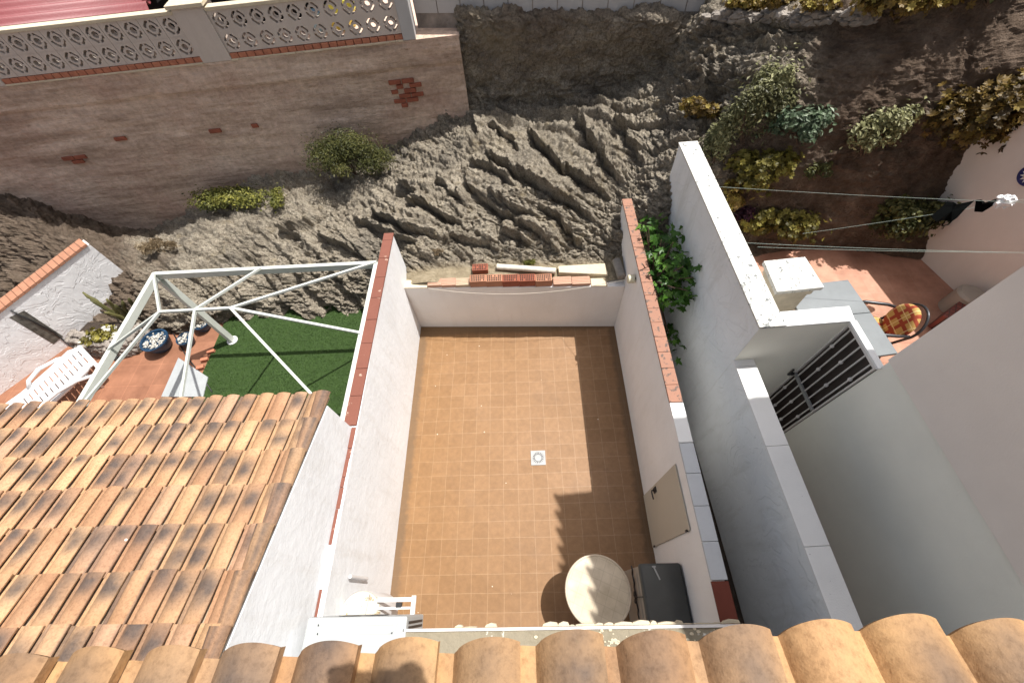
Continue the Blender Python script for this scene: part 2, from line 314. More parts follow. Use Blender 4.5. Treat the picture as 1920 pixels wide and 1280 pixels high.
white = (.80, .79, .76, 1)
MT = dict(
 floor=m_floor(), rock=m_rock(), tile=m_tile('weathered roof tile'), tile_near=m_tile('roof tile near', .35),
 white=plaster('white painted render', (.76, .775, .79, 1), (.50, .47, .42, 1), .5, .006, 12),
 whiteb=plaster('white render back wall', (.84, .83, .81, 1), (.5, .45, .38, 1), .22, .004),
 trowel=plaster('white trowelled render', (.83, .85, .85, 1), (.42, .42, .36, 1), .45, .010, 5, strokes=.010),
 trowel2=plaster('white trowelled render rough', (.84, .84, .84, 1), (.6, .6, .6, 1), .15, .010, 4, strokes=.009),
 lichen=plaster('lichened white coping', (.66, .65, .60, 1), (.5, .48, .4, 1), .3, .003, spots=((.16, .17, .17, 1), 21, .585)),
 cleancope=plaster('white marble coping', (.82, .82, .80, 1), (.5, .5, .5, 1), .15, .001, spots=((.3, .3, .3, 1), 26, .68)),
 greycope=plaster('grey stone coping tile', (.52, .54, .56, 1), (.4, .41, .42, 1), .4, .001, spots=((.18, .18, .18, 1), 24, .69)),
 redcope=plaster('brick red coping tile', (.21, .082, .058, 1), (.15, .06, .045, 1), .5, .002, spots=((.42, .30, .23, 1), 9, .64)),
 mottle=plaster('mottled salmon coping tile', (.34, .18, .125, 1), (.25, .17, .13, 1), .5, .002, spots=((.13, .10, .085, 1), 17, .56)),
 darkred=plaster('dark red tile', (.16, .045, .03, 1), (.1, .03, .02, 1), .4, .002, spots=((.7, .65, .55, 1), 9, .72)),
 green=plaster('grey green render', (.88, .865, .775, 1), (.78, .76, .68, 1), .3, .002, 2),
 beige=plaster('beige grey render', (.86, .78, .71, 1), (.75, .68, .62, 1), .3, .002, 2),
 gwall=plaster('garden wall render', (.80, .73, .66, 1), (.6, .54, .48, 1), .25, .002, 2),
 retain=m_retain(), conc=plaster('old concrete', (.27, .235, .17, 1), (.13, .11, .06, 1), .8, .02, 12, spots=((.62, .60, .54, 1), 6, .62)),
 cinder=plaster('grey concrete block', (.46, .45, .44, 1), (.25, .25, .25, 1), .4, .004, 30),
 breeze=plaster('cream breeze block', (.56, .49, .43, 1), (.4, .33, .27, 1), .5, .003, 25),
 mortar=plaster('pale mortar', (.60, .52, .38, 1), (.45, .38, .28, 1), .5, .012, 18),
 brickm=simple('fired brick', (.50, .20, .11, 1), .9, .2, 12, c2=(.34, .12, .07, 1), bd=.003),
 brickf=simple('hollow brick orange', (.42, .20, .12, 1), .9, .12, 8, bd=.003), brickp=simple('pale salmon brick', (.50, .30, .21, 1), .9, .1, 8, bd=.003),
 brickr=simple('red brick', (.33, .10, .055, 1), .9, .2, 8, bd=.003), brickc=simple('cream faced brick', (.50, .39, .27, 1), .9, .12, 8, bd=.003), dark=simple('painted deep shade', (.012, .01, .008, 1), .9, .1, bd=0),  # near black stands for shade in holes and behind the parapet
 pool=m_terr('left terracotta terrace', (.28, .128, .072, 1), (.24, .108, .06, 1), .4, .0), terr=m_terr('right terracotta terrace', (.46, .245, .165, 1), (.40, .20, .13, 1), .33, .05, (.42, .24, .17, 1)),
 pinkfl=simple('pink upper floor', (.66, .48, .38, 1), .8, .1), soil=simple('dark earth', (.06, .042, .03, 1), 1, .3, 9, obj=False, bd=.02, bs=20),
 lawn=simple('artificial lawn', (.032, .068, .010, 1), .9, .2, 14, c2=(.022, .048, .007, 1), obj=False, bd=.01, bs=150),
 blade=m_leaf('lawn blades', (.022, .055, .008, 1), (.04, .085, .013, 1), (.07, .13, .026, 1)),
 metalw=simple('cream painted metal', (.56, .58, .53, 1), .45, .04, bd=0), plasw=simple('white plastic', (.66, .66, .66, 1), .35, .03, bd=0), acw=simple('air conditioner casing', (.40, .42, .42, 1), .4, .03, bd=0),
 gatem=simple('white gate bars', (.72, .69, .66, 1), .45, .05, bd=0), black=simple('black plastic', (.02, .02, .022, 1), .45, .1, bd=0), charcoal=simple('charcoal lid', (.055, .058, .055, 1), .5, .15, 4, bd=.001),
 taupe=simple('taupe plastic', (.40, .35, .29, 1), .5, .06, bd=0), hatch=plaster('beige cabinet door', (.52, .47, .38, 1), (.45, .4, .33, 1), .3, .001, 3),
 steel=simple('galvanised steel', (.34, .345, .34, 1), .45, .1, metal=.1, bd=0), bluepot=simple('blue glazed pot', (.018, .055, .11, 1), .35, .3, 7, bd=0), terrac=simple('terracotta pot', (.5, .2, .1, 1), .8, bd=0),
 pebble=simple('white pebbles', (.58, .56, .50, 1), .7, .2, 20), stone=simple('rubble stone', (.34, .30, .26, 1), .95, .25, 5, obj=False, bd=.02, bs=18), slate=simple('slate slab', (.17, .19, .20, 1), .55, .14, 3, obj=False, bd=.001),
 marble=simple('pale stone slab', (.36, .38, .385, 1), .5, .06, 6, bd=0), redmetal=simple('red corrugated sheet', (.22, .04, .045, 1), .5, .08, 2), hose=simple('black hose', (.02, .02, .02, 1), .5, bd=0),
 wire=simple('pale green line', (.30, .36, .32, 1), .6, bd=0), cloth=simple('black cloth', (.0025, .003, .003, 1), .95, bd=0, spec=.05), wcloth=simple('white cloth', (.85, .85, .85, 1), .8, bd=0),
 bark=simple('brown bark', (.14, .09, .06, 1), .95, .3, 12), ochre=simple('beige concrete block rough', (.60, .53, .40, 1), .9, .12, 14, bd=.006), cream=simple('cream plastic', (.66, .62, .45, 1), .5, bd=0), skin=simple('skin', (.55, .32, .22, 1), .55, bd=0),
 glass=simple('grey stone inlay', (.17, .16, .135, 1), .5, .4, 14, bd=0), pipe=simple('cream old pipe', (.74, .69, .58, 1), .7, .15, 10), greybot=simple('grey felt roll', (.30, .28, .25, 1), .9, .2, 8),
 yell=simple('yellow plastic', (.7, .6, .1, 1), .5, bd=0), cyan=simple('pale blue plastic', (.4, .6, .75, 1), .5, bd=0), navy=simple('cobalt glaze', (.015, .02, .13, 1), .25, bd=0), sunny=simple('yellow glaze', (.7, .45, .08, 1), .3, bd=0),
)
# foliage palettes
LF = dict(
 green=m_leaf('grey green leaves', (.036, .043, .014, 1), (.095, .100, .030, 1), (.20, .185, .06, 1)),
 fig=m_leaf('fig leaves', (.025, .07, .010, 1), (.055, .14, .016, 1), (.14, .27, .045, 1), .4),
 pale=m_leaf('pale sage leaves', (.07, .07, .03, 1), (.22, .22, .10, 1), (.48, .47, .26, 1)),
 sedum=m_leaf('yellow succulent', (.05, .045, .010, 1), (.19, .165, .035, 1), (.42, .38, .08, 1)),
 rust=m_leaf('rust succulent', (.05, .032, .010, 1), (.18, .115, .026, 1), (.40, .33, .08, 1)),
 bluegr=m_leaf('blue green leaves', (.035, .06, .03, 1), (.10, .145, .08, 1), (.27, .33, .23, 1)),
 ivy=m_leaf('ground ivy', (.045, .052, .012, 1), (.13, .135, .03, 1), (.34, .32, .07, 1)),
 purple=m_leaf('purple leaves', (.03, .008, .02, 1), (.06, .02, .04, 1), (.12, .05, .07, 1)),
 cactus=m_leaf('cactus stems', (.06, .06, .02, 1), (.13, .125, .045, 1), (.22, .2, .08, 1), .6),
 dry=m_leaf('dry stems', (.14, .10, .06, 1), (.30, .23, .14, 1), (.5, .42, .3, 1)),
)

# ================================================================== GROUND AND ROCK
mb = MB(); mb.add([(-60, -60, -1.2), (60, -60, -1.2), (60, 60, -1.2), (-60, 60, -1.2)], [(0, 1, 2, 3)])
tag(mb.build('ground', MT['soil'], loc=(0, 0, -1.2)), kind='structure')

GP = np.array([[(-14.0,4.0,-0.3),(-14.0,4.6,0.2),(-13.0,5.2,0.6),(-12.5,5.8,0.9),(-12.0,6.3,1.2),(-11.5,6.7,1.4),(-11.5,8.0,1.5),(-11.5,9.0,1.5)],[(-8.9,4.3,-0.3),(-8.87,5.2,0.25),(-8.91,5.7,0.51),(-8.84,6.1,0.8),(-8.92,6.5,0.97),(-9.01,6.9,1.12),(-9.0,8.0,1.2),(-9.0,9.0,1.2)],[(-7.08,4.2,-0.1),(-6.66,4.6,0.14),(-6.68,5.2,0.47),(-7.08,5.8,0.49),(-7.62,6.4,0.5),(-8.07,6.97,0.48),(-8.0,8.0,0.6),(-8.0,9.0,0.6)],[(-5.25,4.22,-0.05),(-5.04,4.55,0.4),(-5.12,5.1,0.61),(-5.63,5.7,0.49),(-6.34,6.4,0.2),(-7.0,7.1,-0.09),(-7.0,8.0,0.2),(-7.0,9.0,0.2)],[(-4.38,4.53,-0.05),(-4.1,4.8,0.39),(-4.06,5.4,0.62),(-4.12,6.0,0.7),(-4.26,6.7,0.67),(-4.31,7.33,0.75),(-4.3,8.1,0.8),(-4.3,9.0,0.9)],[(-2.78,4.44,-0.05),(-2.62,4.8,0.28),(-2.48,5.2,0.59),(-2.53,5.8,0.77),(-2.68,6.5,0.8),(-3.0,7.45,0.7),(-3.0,8.2,0.8),(-3.0,9.0,1.0)],[(-1.71,4.5,-0.02),(-1.68,4.85,0.51),(-1.51,5.2,0.91),(-1.37,5.8,1.06),(-1.32,6.6,1.15),(-1.36,7.6,1.24),(-1.3,8.3,1.4),(-1.3,9.2,2.0)],[(-0.77,4.2,1.01),(-0.7,4.45,1.09),(-0.62,4.9,1.26),(-0.53,5.6,1.39),(-0.45,6.7,1.4),(-0.33,7.66,1.61),(-0.14,8.0,2.59),(-0.3,9.2,3.05)],[(0.09,4.15,1.06),(0.16,4.5,1.09),(0.25,4.95,1.26),(0.31,5.6,1.54),(0.19,6.8,1.6),(0.13,7.8,1.78),(0.28,7.72,3.08),(0.4,8.6,2.9)],[(1.13,4.1,1.04),(1.14,4.45,1.11),(1.25,4.9,1.35),(1.23,5.5,1.66),(1.24,6.6,1.71),(1.29,7.68,1.79),(1.3,7.58,3.09),(1.5,8.4,2.9)],[(1.99,4.05,1.04),(2.03,4.45,1.07),(2.13,4.9,1.39),(2.21,5.5,1.69),(2.36,6.5,1.83),(2.46,7.5,2.03),(2.39,7.42,3.09),(2.6,8.2,2.9)],[(2.52,4.05,1.07),(2.58,4.4,1.31),(2.66,4.8,1.64),(2.82,5.4,1.9),(3.01,6.3,2.17),(3.23,7.22,2.36),(3.13,7.25,3.11),(3.4,8.1,2.9)],[(3.09,3.88,0.81),(3.04,4.5,1.65),(3.06,4.8,2.07),(3.24,5.3,2.35),(3.44,6.0,2.61),(3.53,6.6,2.81),(3.72,7.4,3.05),(4.2,8.3,3.1)],[(4.38,4.4,0.9),(4.3,4.75,1.17),(3.73,5.0,2.04),(3.67,5.35,2.37),(3.67,5.9,2.72),(3.66,6.4,3.02),(3.75,6.9,3.26),(4.8,7.8,3.15)],[(4.93,4.54,1.0),(4.74,4.72,1.37),(4.4,4.9,2.07),(4.17,5.1,2.64),(4.1,5.5,3.02),(4.18,6.0,3.21),(4.24,6.4,3.37),(5.4,7.4,3.2)],[(5.94,4.5,1.0),(5.68,4.62,1.5),(5.32,4.78,2.18),(5.05,4.95,2.74),(4.89,5.2,3.17),(4.83,5.5,3.48),(4.84,5.8,3.67),(6.2,7.0,3.6)],[(6.75,4.25,1.0),(6.64,4.62,1.53),(6.61,4.8,2.0),(6.21,4.93,2.67),(5.98,5.1,3.15),(5.91,5.4,3.5),(5.73,5.7,3.93),(7.0,6.9,4.0)],[(7.3,4.25,1.0),(7.3,4.6,1.5),(7.3,4.8,2.2),(7.25,4.93,2.8),(6.49,5.05,3.25),(6.47,5.4,3.57),(6.36,5.7,3.89),(7.8,6.9,4.2)],[(9.5,4.25,1.0),(9.5,4.6,1.5),(9.5,4.8,2.2),(9.5,4.95,2.85),(9.5,5.2,3.3),(9.5,5.6,3.8),(9.5,6.0,4.1),(9.5,6.9,4.3)]])
GROOVES = [[(8.23,3.87),(8.43,3.48),(8.69,3.21),(9.03,2.88),(9.33,2.62),(9.65,2.3),(10.07,1.96)],[(8.91,4.36),(9.07,3.83),(9.33,3.37),(9.59,3.09),(9.91,2.78),(10.43,2.45)],[(9.55,4.47),(9.73,3.91),(9.95,3.49),(10.21,3.07),(10.59,2.71)],[(10.25,4.22),(10.49,3.65),(10.81,3.27),(11.05,2.9)],[(7.69,3.44),(7.91,3.02),(8.23,2.71),(8.53,2.4),(8.85,2.01)],[(8.13,3.02),(8.41,2.74),(8.69,2.43),(8.93,2.24)],[(6.39,3.3),(6.95,2.88),(7.39,2.53),(7.81,2.31)],[(5.77,3.16),(6.29,2.6),(6.89,2.19),(7.37,2.01)],[(4.93,2.74),(5.29,2.31),(5.85,1.8)],[(5.47,3.02),(6.01,2.48),(6.57,2.05),(7.11,1.74)],[(7.07,3.46),(7.53,3.02),(7.85,2.64)],[(8.99,2.53),(9.23,2.16),(9.49,1.82)],[(8.33,4.36),(8.63,4.05),(8.83,3.63)],[(8.07,4.8),(8.11,4.12),(7.87,3.86)],[(7.89,3.68),(8.21,3.42),(8.59,3.06),(8.71,2.96)],[(7.51,2.03),(7.97,1.67),(8.37,1.47)],[(8.39,2.06),(8.69,1.81),(8.97,1.54)],[(9.29,2.05),(9.55,1.66),(9.89,1.36)],[(8.69,2.19),(9.01,1.77),(9.37,1.35)],[(4.46,2.88),(4.71,2.72),(4.81,3.0)],[(4.97,3.42),(4.73,2.99),(4.51,2.68)],[(6.89,3.1),(6.51,3.41),(6.17,3.7)]]
def crs(P, t):
    n = P.shape[0]; i = np.clip(t.astype(int), 0, n-2); f = (t-i).reshape((-1,)+(1,)*(P.ndim-1))
    p0 = P[np.maximum(i-1, 0)]; p1 = P[i]; p2 = P[i+1]; p3 = P[np.minimum(i+2, n-1)]
    return .5*((2*p1)+(-p0+p2)*f+(2*p0-5*p1+4*p2-p3)*f*f+(-p0+3*p1-3*p2+p3)*f**3)
NC, NR = GP.shape[:2]
uu = np.concatenate([np.linspace(0, 1, 12)[:-1], np.linspace(1, 4, 150)[:-1], np.linspace(4, 12, 560)[:-1], np.linspace(12, 17, 240)[:-1], np.linspace(17, 18, 12)])
vv = np.linspace(0, NR-1, 460)
def surf(u, v): return crs(crs(GP, u).transpose(1, 0, 2), v).transpose(1, 0, 2)
S = surf(uu, vv)
du = np.gradient(S, axis=0); dv = np.gradient(S, axis=1); nor = np.cross(du, dv); nor /= np.linalg.norm(nor, axis=-1, keepdims=True)+1e-9
X, Yc, Zc = S[..., 0], S[..., 1], S[..., 2]
rx = np.stack([X*.67+Yc*.75, X*.75-Yc*.67, Zc], -1)      # across / along the strata
UU = np.broadcast_to(uu[:, None], X.shape); VV = np.broadcast_to(vv[None], X.shape)
sst = lambda a, lo, hi: (lambda t: t*t*(3-2*t))(np.clip((a-lo)/(hi-lo), 0, 1))
earth = sst(UU-1.5*sst(VV, 2.6, 3.6), 12.6, 13.5)
earth = np.clip(earth+.3*fbm(S*2.2, 3, 90)*(UU > 12.3), 0, 1)
steep = sst(VV, 5.0, 5.6)*sst(UU, 7.5, 8.5)*(1-sst(UU, 11.2, 12))
rockw = (1-earth)
flat = sst(UU, 6.6, 7.)*(1-sst(UU, 11.3, 11.8))*(1-sst(VV, .7, 1.25))
disp = np.zeros(X.shape)
# big strata sawtooth
ph = rx[..., 0]*2.35+.55*fbm(rx*np.array([.5, .35, .5]), 3, 5)*2
saw = (ph-np.floor(ph)); sawd = np.where(saw < .12, saw/.12, 1-(saw-.12)/.88)
amp = .15*sst(fbm(rx*np.array([.6, .45, .6]), 2, 77), -.3, .5)
disp += amp*(sawd-.5)*rockw*(1-steep)
disp += rockw*(.16*fbm(S*.9, 4, 1)+.075*ridged(rx*np.array([3.4, .8, 3.4]), 5, 20, .6)+.045*ridged(S*5.5, 4, 40, .6)+.038*ridged(S*12, 3, 60)+.018*ridged(S*24, 2, 64))
disp += earth*(.09*fbm(S*1.5, 4, 3)+.035*ridged(S*np.array([3.5, 3.5, 2.]), 4, 33)+.02*ridged(S*14, 3, 35))
rug = sst(UU, 11.2, 12)*(1-sst(UU, 14.2, 15.))*sst(VV, 2.8, 3.6)
disp += rug*(.16*ridged(S*2.6, 4, 51)+.05*ridged(S*9, 3, 52))
lft = (1-sst(UU, 5.5, 6.5))
disp += lft*rockw*(.09*ridged(rx*np.array([2.2, 1.2, 2.2]), 4, 71))
def vor(p, seed=0):
    i = np.floor(p).astype(np.int64); d1 = np.full(p.shape[:-1], 9.); d2 = d1.copy(); r1 = np.zeros(p.shape[:-1])
    for a in (-1, 0, 1):
        for b in (-1, 0, 1):
            for c in (-1, 0, 1):
                ci, cj, ck = i[..., 0]+a, i[..., 1]+b, i[..., 2]+c
                q = np.stack([ci+.5+.45*_h(ci, cj, ck, seed), cj+.5+.45*_h(ci, cj, ck, seed+1), ck+.5+.45*_h(ci, cj, ck, seed+2)], -1)
                d = ((p-q)**2).sum(-1); m = d < d1; d2 = np.where(m, d1, np.minimum(d2, d)); r1 = np.where(m, _h(ci, cj, ck, seed+3), r1); d1 = np.where(m, d, d1)
    return r1, np.sqrt(d2)-np.sqrt(d1)
wrp = S+.10*np.stack([fbm(S*2.5, 3, 401), fbm(S*2.5, 3, 402), fbm(S*2.5, 3, 403)], -1)
wr = np.stack([wrp[..., 0]*.67+wrp[..., 1]*.75, wrp[..., 0]*.75-wrp[..., 1]*.67, wrp[..., 2]], -1)
b1, e1 = vor(wr*np.array([6.5, 2.2, 6.5]), 500); b2, e2 = vor(wr*np.array([14., 6., 14.]), 520)
disp += rockw*(.032*b1-.034*(1-sst(e1, 0, .16))+.014*b2-.016*(1-sst(e2, 0, .2)))+earth*(.010*b2)
disp *= (1-.93*flat)*(1-.55*steep*sst(VV, 5.15, 5.4)*(1-sst(VV, 6., 6.3)))
# the carved furrows seen in the rock face
up = np.zeros(X.shape)
for gi, g in enumerate(GROOVES):
    ga = np.array(g); pts = np.array([surf(np.array([a]), np.array([b_]))[0, 0, :2] for a, b_ in ga])
    best = np.full(X.shape, 9.); sg = np.zeros(X.shape); tt = np.zeros(X.shape)
    seg = np.linalg.norm(np.diff(pts, axis=0), axis=1); cum = np.concatenate([[0], np.cumsum(seg)]); tot = cum[-1]
    jx = X+.11*fbm(S*3.5, 4, 200, .6); jy = Yc+.11*fbm(S*3.5, 4, 210, .6)
    for k in range(len(pts)-1):
        a, b_ = pts[k], pts[k+1]; d = b_-a; L2 = d@d
        t = np.clip(((jx-a[0])*d[0]+(jy-a[1])*d[1])/L2, 0, 1); ex = jx-a[0]-t*d[0]; ey = jy-a[1]-t*d[1]; dd = np.hypot(ex, ey)
        s_ = np.sign(ex*.67+ey*.75); mk = dd < best; best = np.where(mk, dd, best); sg = np.where(mk, s_, sg); tt = np.where(mk, (cum[k]+t*seg[k])/tot, tt)
    A = .23 if gi in (0, 1, 2, 6, 7) else .15
    end = np.minimum(1, np.minimum(tt, 1-tt)*5+.05); sd = best*sg
    p_ = np.where(sd > 0, np.exp(-sd/.30)*sst(sd, -.001, .03), 0)-.62*np.where(sd <= .03, np.exp(-np.abs(np.minimum(sd, 0))/.075), 0)
    up += A*end*p_*np.exp(-np.maximum(best-.45, 0)*5)
up *= (1-flat)
D = S+nor*disp[..., None]+up[..., None]*np.array([-.25, -.28, 1.])
tint = np.zeros(X.shape+(4,)); tint[..., 3] = 1; tint[..., 0] = np.maximum(earth, .85*(1-sst(UU+.6*fbm(S*1.3, 3, 95), 2.3, 3.1)))  # far-left rock is tinted darker for brown soil and for shadow on it
tint[..., 1] = np.clip(flat*1.2+.55*sst(fbm(S*1.2, 3, 9), .15, .5)*sst(UU, 3, 5)*(1-sst(UU, 8, 9.5))*sst(VV, 3.4, 4.3), 0, 1)
brown = steep*sst(VV, 5.3, 6.2); tint[..., 0] = np.clip(tint[..., 0]+.55*brown*sst(fbm(S*1.8, 3, 14), -.2, .4)+.3*steep, 0, 1)
nu, nv = X.shape; idx = np.arange(nu*nv).reshape(nu, nv)
faces = np.stack([idx[:-1, :-1], idx[1:, :-1], idx[1:, 1:], idx[:-1, 1:]], -1).reshape(-1, 4)
me = bpy.data.meshes.new('rock_slope'); me.vertices.add(nu*nv); me.vertices.foreach_set('co', D.reshape(-1).astype(np.float32))
me.loops.add(faces.size); me.loops.foreach_set('vertex_index', faces.ravel().astype(np.int32))
me.polygons.add(len(faces)); me.polygons.foreach_set('loop_start', np.arange(0, faces.size, 4, dtype=np.int32)); me.polygons.foreach_set('loop_total', np.full(len(faces), 4, dtype=np.int32))
me.update(calc_edges=True); me.polygons.foreach_set('use_smooth', [True]*len(faces))
ca = me.color_attributes.new('tint', 'FLOAT_COLOR', 'POINT'); ca.data.foreach_set('color', tint.astype(np.float32).ravel())
me.materials.append(MT['rock']); ro = bpy.data.objects.new('rocky_hillside', me); COL.objects.link(ro); tag(ro, kind='structure')
def rock_at(px, py, guess=None):
    """point of the rock surface seen along a line of sight"""
    pr = np.stack([(D-CAM)@CR, (D-CAM)@CU, (D-CAM)@CF], -1); z = pr[..., 2]; sx = 960+FPX*pr[..., 0]/z; sy = 640-FPX*pr[..., 1]/z
    dd = (sx-px)**2+(sy-py)**2+(z > 20)*1e9; c = np.argsort(dd.ravel())[:12]; zz = z.ravel()[c]
    k = c[np.argmin(zz)]; return D.reshape(-1, 3)[k].copy()

# ================================================================== PATIO
mb = MB(); mb.add([(-.9, -1.2, 0), (2.52, -1.2, 0), (2.52, 4.15, 0), (-.9, 4.15, 0)], [(0, 1, 2, 3)])
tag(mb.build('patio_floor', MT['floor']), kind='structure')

# left parapet wall
pw = thing('patio_wall', 'white parapet wall on the left of the brown tiled patio with brick red coping', 'wall', (-.86, 2, 0))
mb = MB(); mb.prism([(-.93, -1.2), (-.775, -1.2), (-.817, 4.5), (-.93, 4.5)], -.6, 1.775); mb.build('wall_body', MT['white'], pw, bevel=.006)
mb = MB()
y = 1.68
while y < 4.46:
    y2 = min(y+.335, 4.5); mb.box((-.938, y+.002, 1.776), (-.802, y2-.002, 1.80+random.uniform(-.001, .002))); y = y2
y = -.6; q_ = random.Random(21)
while y < 1.66:
    L = q_.uniform(.05, .34); L = min(L, 1.665-y)
    if q_.random() < (.95 if y > .6 else .7): wv = .008+.018*max(0, y)/1.7+q_.uniform(0, .008); mb.box((-.850, y, 1.776), (-.836+wv, y+L-.003, 1.782+q_.uniform(0, .008)))
    y += L
mb.build('coping', MT['redcope'], pw, bevel=.003)
# right parapet wall
rw = thing('patio_wall', 'white parapet wall on the right of the patio, part salmon part grey coping, with a cabinet door', 'wall', (2.5, 2, 0))
mb = MB(); mb.box((2.457, -1.2, -.5), (2.565, 4.95, 1.735)); mb.build('wall_body', MT['whiteb'], rw, bevel=.005)
for nm, y0, y1, mt, st in (('salmon_coping', 1.825, 4.98, 'mottle', .2), ('white_coping', 1.40, 1.82, 'cleancope', .42), ('grey_coping', .235, 1.395, 'greycope', .29), ('red_coping', -.8, .23, 'darkred', .6)):
    mb = MB(); y = y0
    while y < y1-.01:
        y2 = min(y+st, y1); mb.box((2.445, y+.002, 1.737), (2.582, y2-.002, 1.765+random.uniform(0, .002))); y = y2
    mb.build(nm, MT[mt], rw, bevel=.003)
hd = MB(); hd.prism([(2.440, .648), (2.453, .648), (2.453, 1.262), (2.440, 1.262)], [.03]*4, [1.52]*4); hdo = hd.build('cabinet_door', MT['hatch'], rw, bevel=.003)
mb = MB(); a = np.array([2.435, 1.20, .62]); mb.tube([a, a+(-.03, 0, 0), a+(-.035, -.02, .0), a+(-.035, -.07, .005), a+(-.03, -.10, .0)], .009, 8); mb.box((2.430, 1.17, .58), (2.439, 1.23, .70)); mb.build('handle', MT['black'], hdo)
mb = MB(); 
for z in (.12, 1.42): mb.box((2.430, .640, z), (2.441, .662, z+.05))
mb.build('hinge', MT['black'], hdo)
# back wall
bw = thing('patio_wall', 'low white wall closing the far end of the patio below the rock', 'wall', (.8, 4.05, 0))
mb = MB(); mb.prism([(-.815, 4.125), (2.456, 3.965), (2.456, 4.14), (-.815, 4.28)], 0, 1.035); mb.build('wall_body', MT['whiteb'], bw, bevel=.006)
mb = MB(); mb.prism([(-.812, 4.122), (-.46, 4.106), (-.46, 4.26), (-.812, 4.275)], 1.036, 1.052); mb.prism([(1.97, 3.986), (2.2, 3.975), (2.2, 4.12), (1.97, 4.13)], 1.036, 1.06); mb.build('mortar_cap', MT['mortar'], bw, bevel=.004)

def byw(x): return 4.125-.0489*(x+.815)
def hollow_brick(x0, x1, y0, depth, z0, h, col, label, holes=True, tilt=0.):
    t = thing('hollow_brick', label, 'brick', ((x0+x1)/2, y0+depth/2, z0), 'hollow bricks lined up on the low wall')
    mb = MB(); mb.box((x0, y0, z0), (x1, y0+depth, z0+h)); body = mb.build('brick_body', MT[col], t, bevel=.004)
    mb = MB()
    if holes:
        n = 8; wv = (x1-x0-.03)/n
        for i in range(n):
            for j in range(3):
                if random.random() < .93:
                    a0 = x0+.015+i*wv; b0 = y0+.012+j*(depth-.02)/3
                    mb.box((a0+.005, b0, z0+h-.03), (a0+wv-.006, b0+(depth-.02)/3-.008, z0+h+.0015))
        mb.build('perforations', MT['dark'], t)
    else:
        for i in range(4):
            b0 = y0+depth*(.18+.2*i); mb.box((x0+.004, b0, z0+h-.002), (x1-.004, b0+.004, z0+h+.0012))
        mb.build('groove', MT['brickr'], t)
    return t
wx = .247
for i, c in enumerate(('brickp', 'brickp', 'brickc')):
    x0 = -.45+i*.212; hollow_brick(x0, x0+.209, byw(x0)+.003, .135, 1.04, .055, c, ('smooth flat salmon brick leftmost on the low wall', 'smooth flat salmon brick second from the left on the low wall', 'cream smeared flat brick left of the perforated bricks')[i], False)
labs = ('perforated orange brick with mortar, leftmost of the five on the wall', 'perforated brick with pale mortar top, second of the five on the wall', 'deep red perforated brick in the middle of the row of five', 'perforated red brick with pale top, fourth of the five on the wall', 'perforated orange brick with pale top, rightmost of the five')
for i in range(5):
    x0 = .19+i*.242; hollow_brick(x0, x0+.24, byw(x0)+.003+.002*(i % 2), .135, 1.04, .125, ('brickf', 'brickf', 'brickr', 'brickr', 'brickf')[i], labs[i])
hollow_brick(.22, .455, 4.31, .13, 1.05, .10, 'brickr', 'single perforated dark red brick lying behind the row of bricks')
for i in range(2):
    x0 = 1.42+i*.27; hollow_brick(x0, x0+.265, byw(x0)+.003, .14, 1.04, .055, 'brickp', ('smooth flat salmon brick with dark chips right of the perforated bricks', 'smooth flat salmon brick rightmost on the low wall')[i], False)
mb = MB(); a = at(932, 500, 1.13); b_ = at(1042, 508, 1.13); mb.tube([a, (a+b_)/2+(0, .004, .0), b_], .045, 14); tag(mb.build('plaster_pipe', MT['pipe'], smooth=True, auto=40), 'cream old pipe lying on the ground behind the brick row', 'pipe')
mb = MB(); mb.prism([at(1046, 500, 1.1)[:2], at(1134, 495, 1.1)[:2], at(1140, 516, 1.1)[:2], at(1048, 512, 1.1)[:2]], 1.02, 1.12); tag(mb.build('mortar_slab', MT['mortar'], bevel=.008), 'broken pale mortar slab behind the right end of the low wall', 'slab')
mb = MB(); a = at(1155, 487, 1.2); b_ = at(1166, 520, 1.16); mb.tube([a, a*.97+b_*.03, b_*.97+a*.03, b_], [.045, .062, .062, .05], 16); tag(mb.build('felt_roll', MT['greybot'], smooth=True, auto=40), 'grey roll leaning in the corner behind the low wall', 'roll')
# hanging can with string
hc = thing('hanging_can', 'cream round can fixed on the right patio wall with a string tied to it', 'can', at(1183, 523, 1.55))
c = at(1183, 523, 1.55); mb = MB(); mb.tube([c+(-.045, 0, 0), c+(-.04, 0, 0), c+(.04, 0, 0), c+(.045, 0, 0)], [.045, .055, .055, .045], 20); mb.build('can_body', MT['cream'], hc, smooth=True, auto=35)
mb = MB(); mb.tube([c+(.045, 0, 0), (2.47, c[1], 1.56)], .012, 8); mb.build('arm', MT['black'], hc)
mb = MB(); a = np.array([-.45, byw(-.45)-.01, 1.05]); b_ = np.array([1.96, byw(1.96)-.01, 1.06]); pts = [a*(1-t)+b_*t+np.array([0, -.10*4*t*(1-t), -.035*4*t*(1-t)]) for t in np.linspace(0, 1, 24)]+[c+(-.04, 0, -.01)]
mb.tube(pts, .0028, 5); tag(mb.build('string', MT['pipe']), 'thin white string sagging in front of the low far patio wall', 'string')
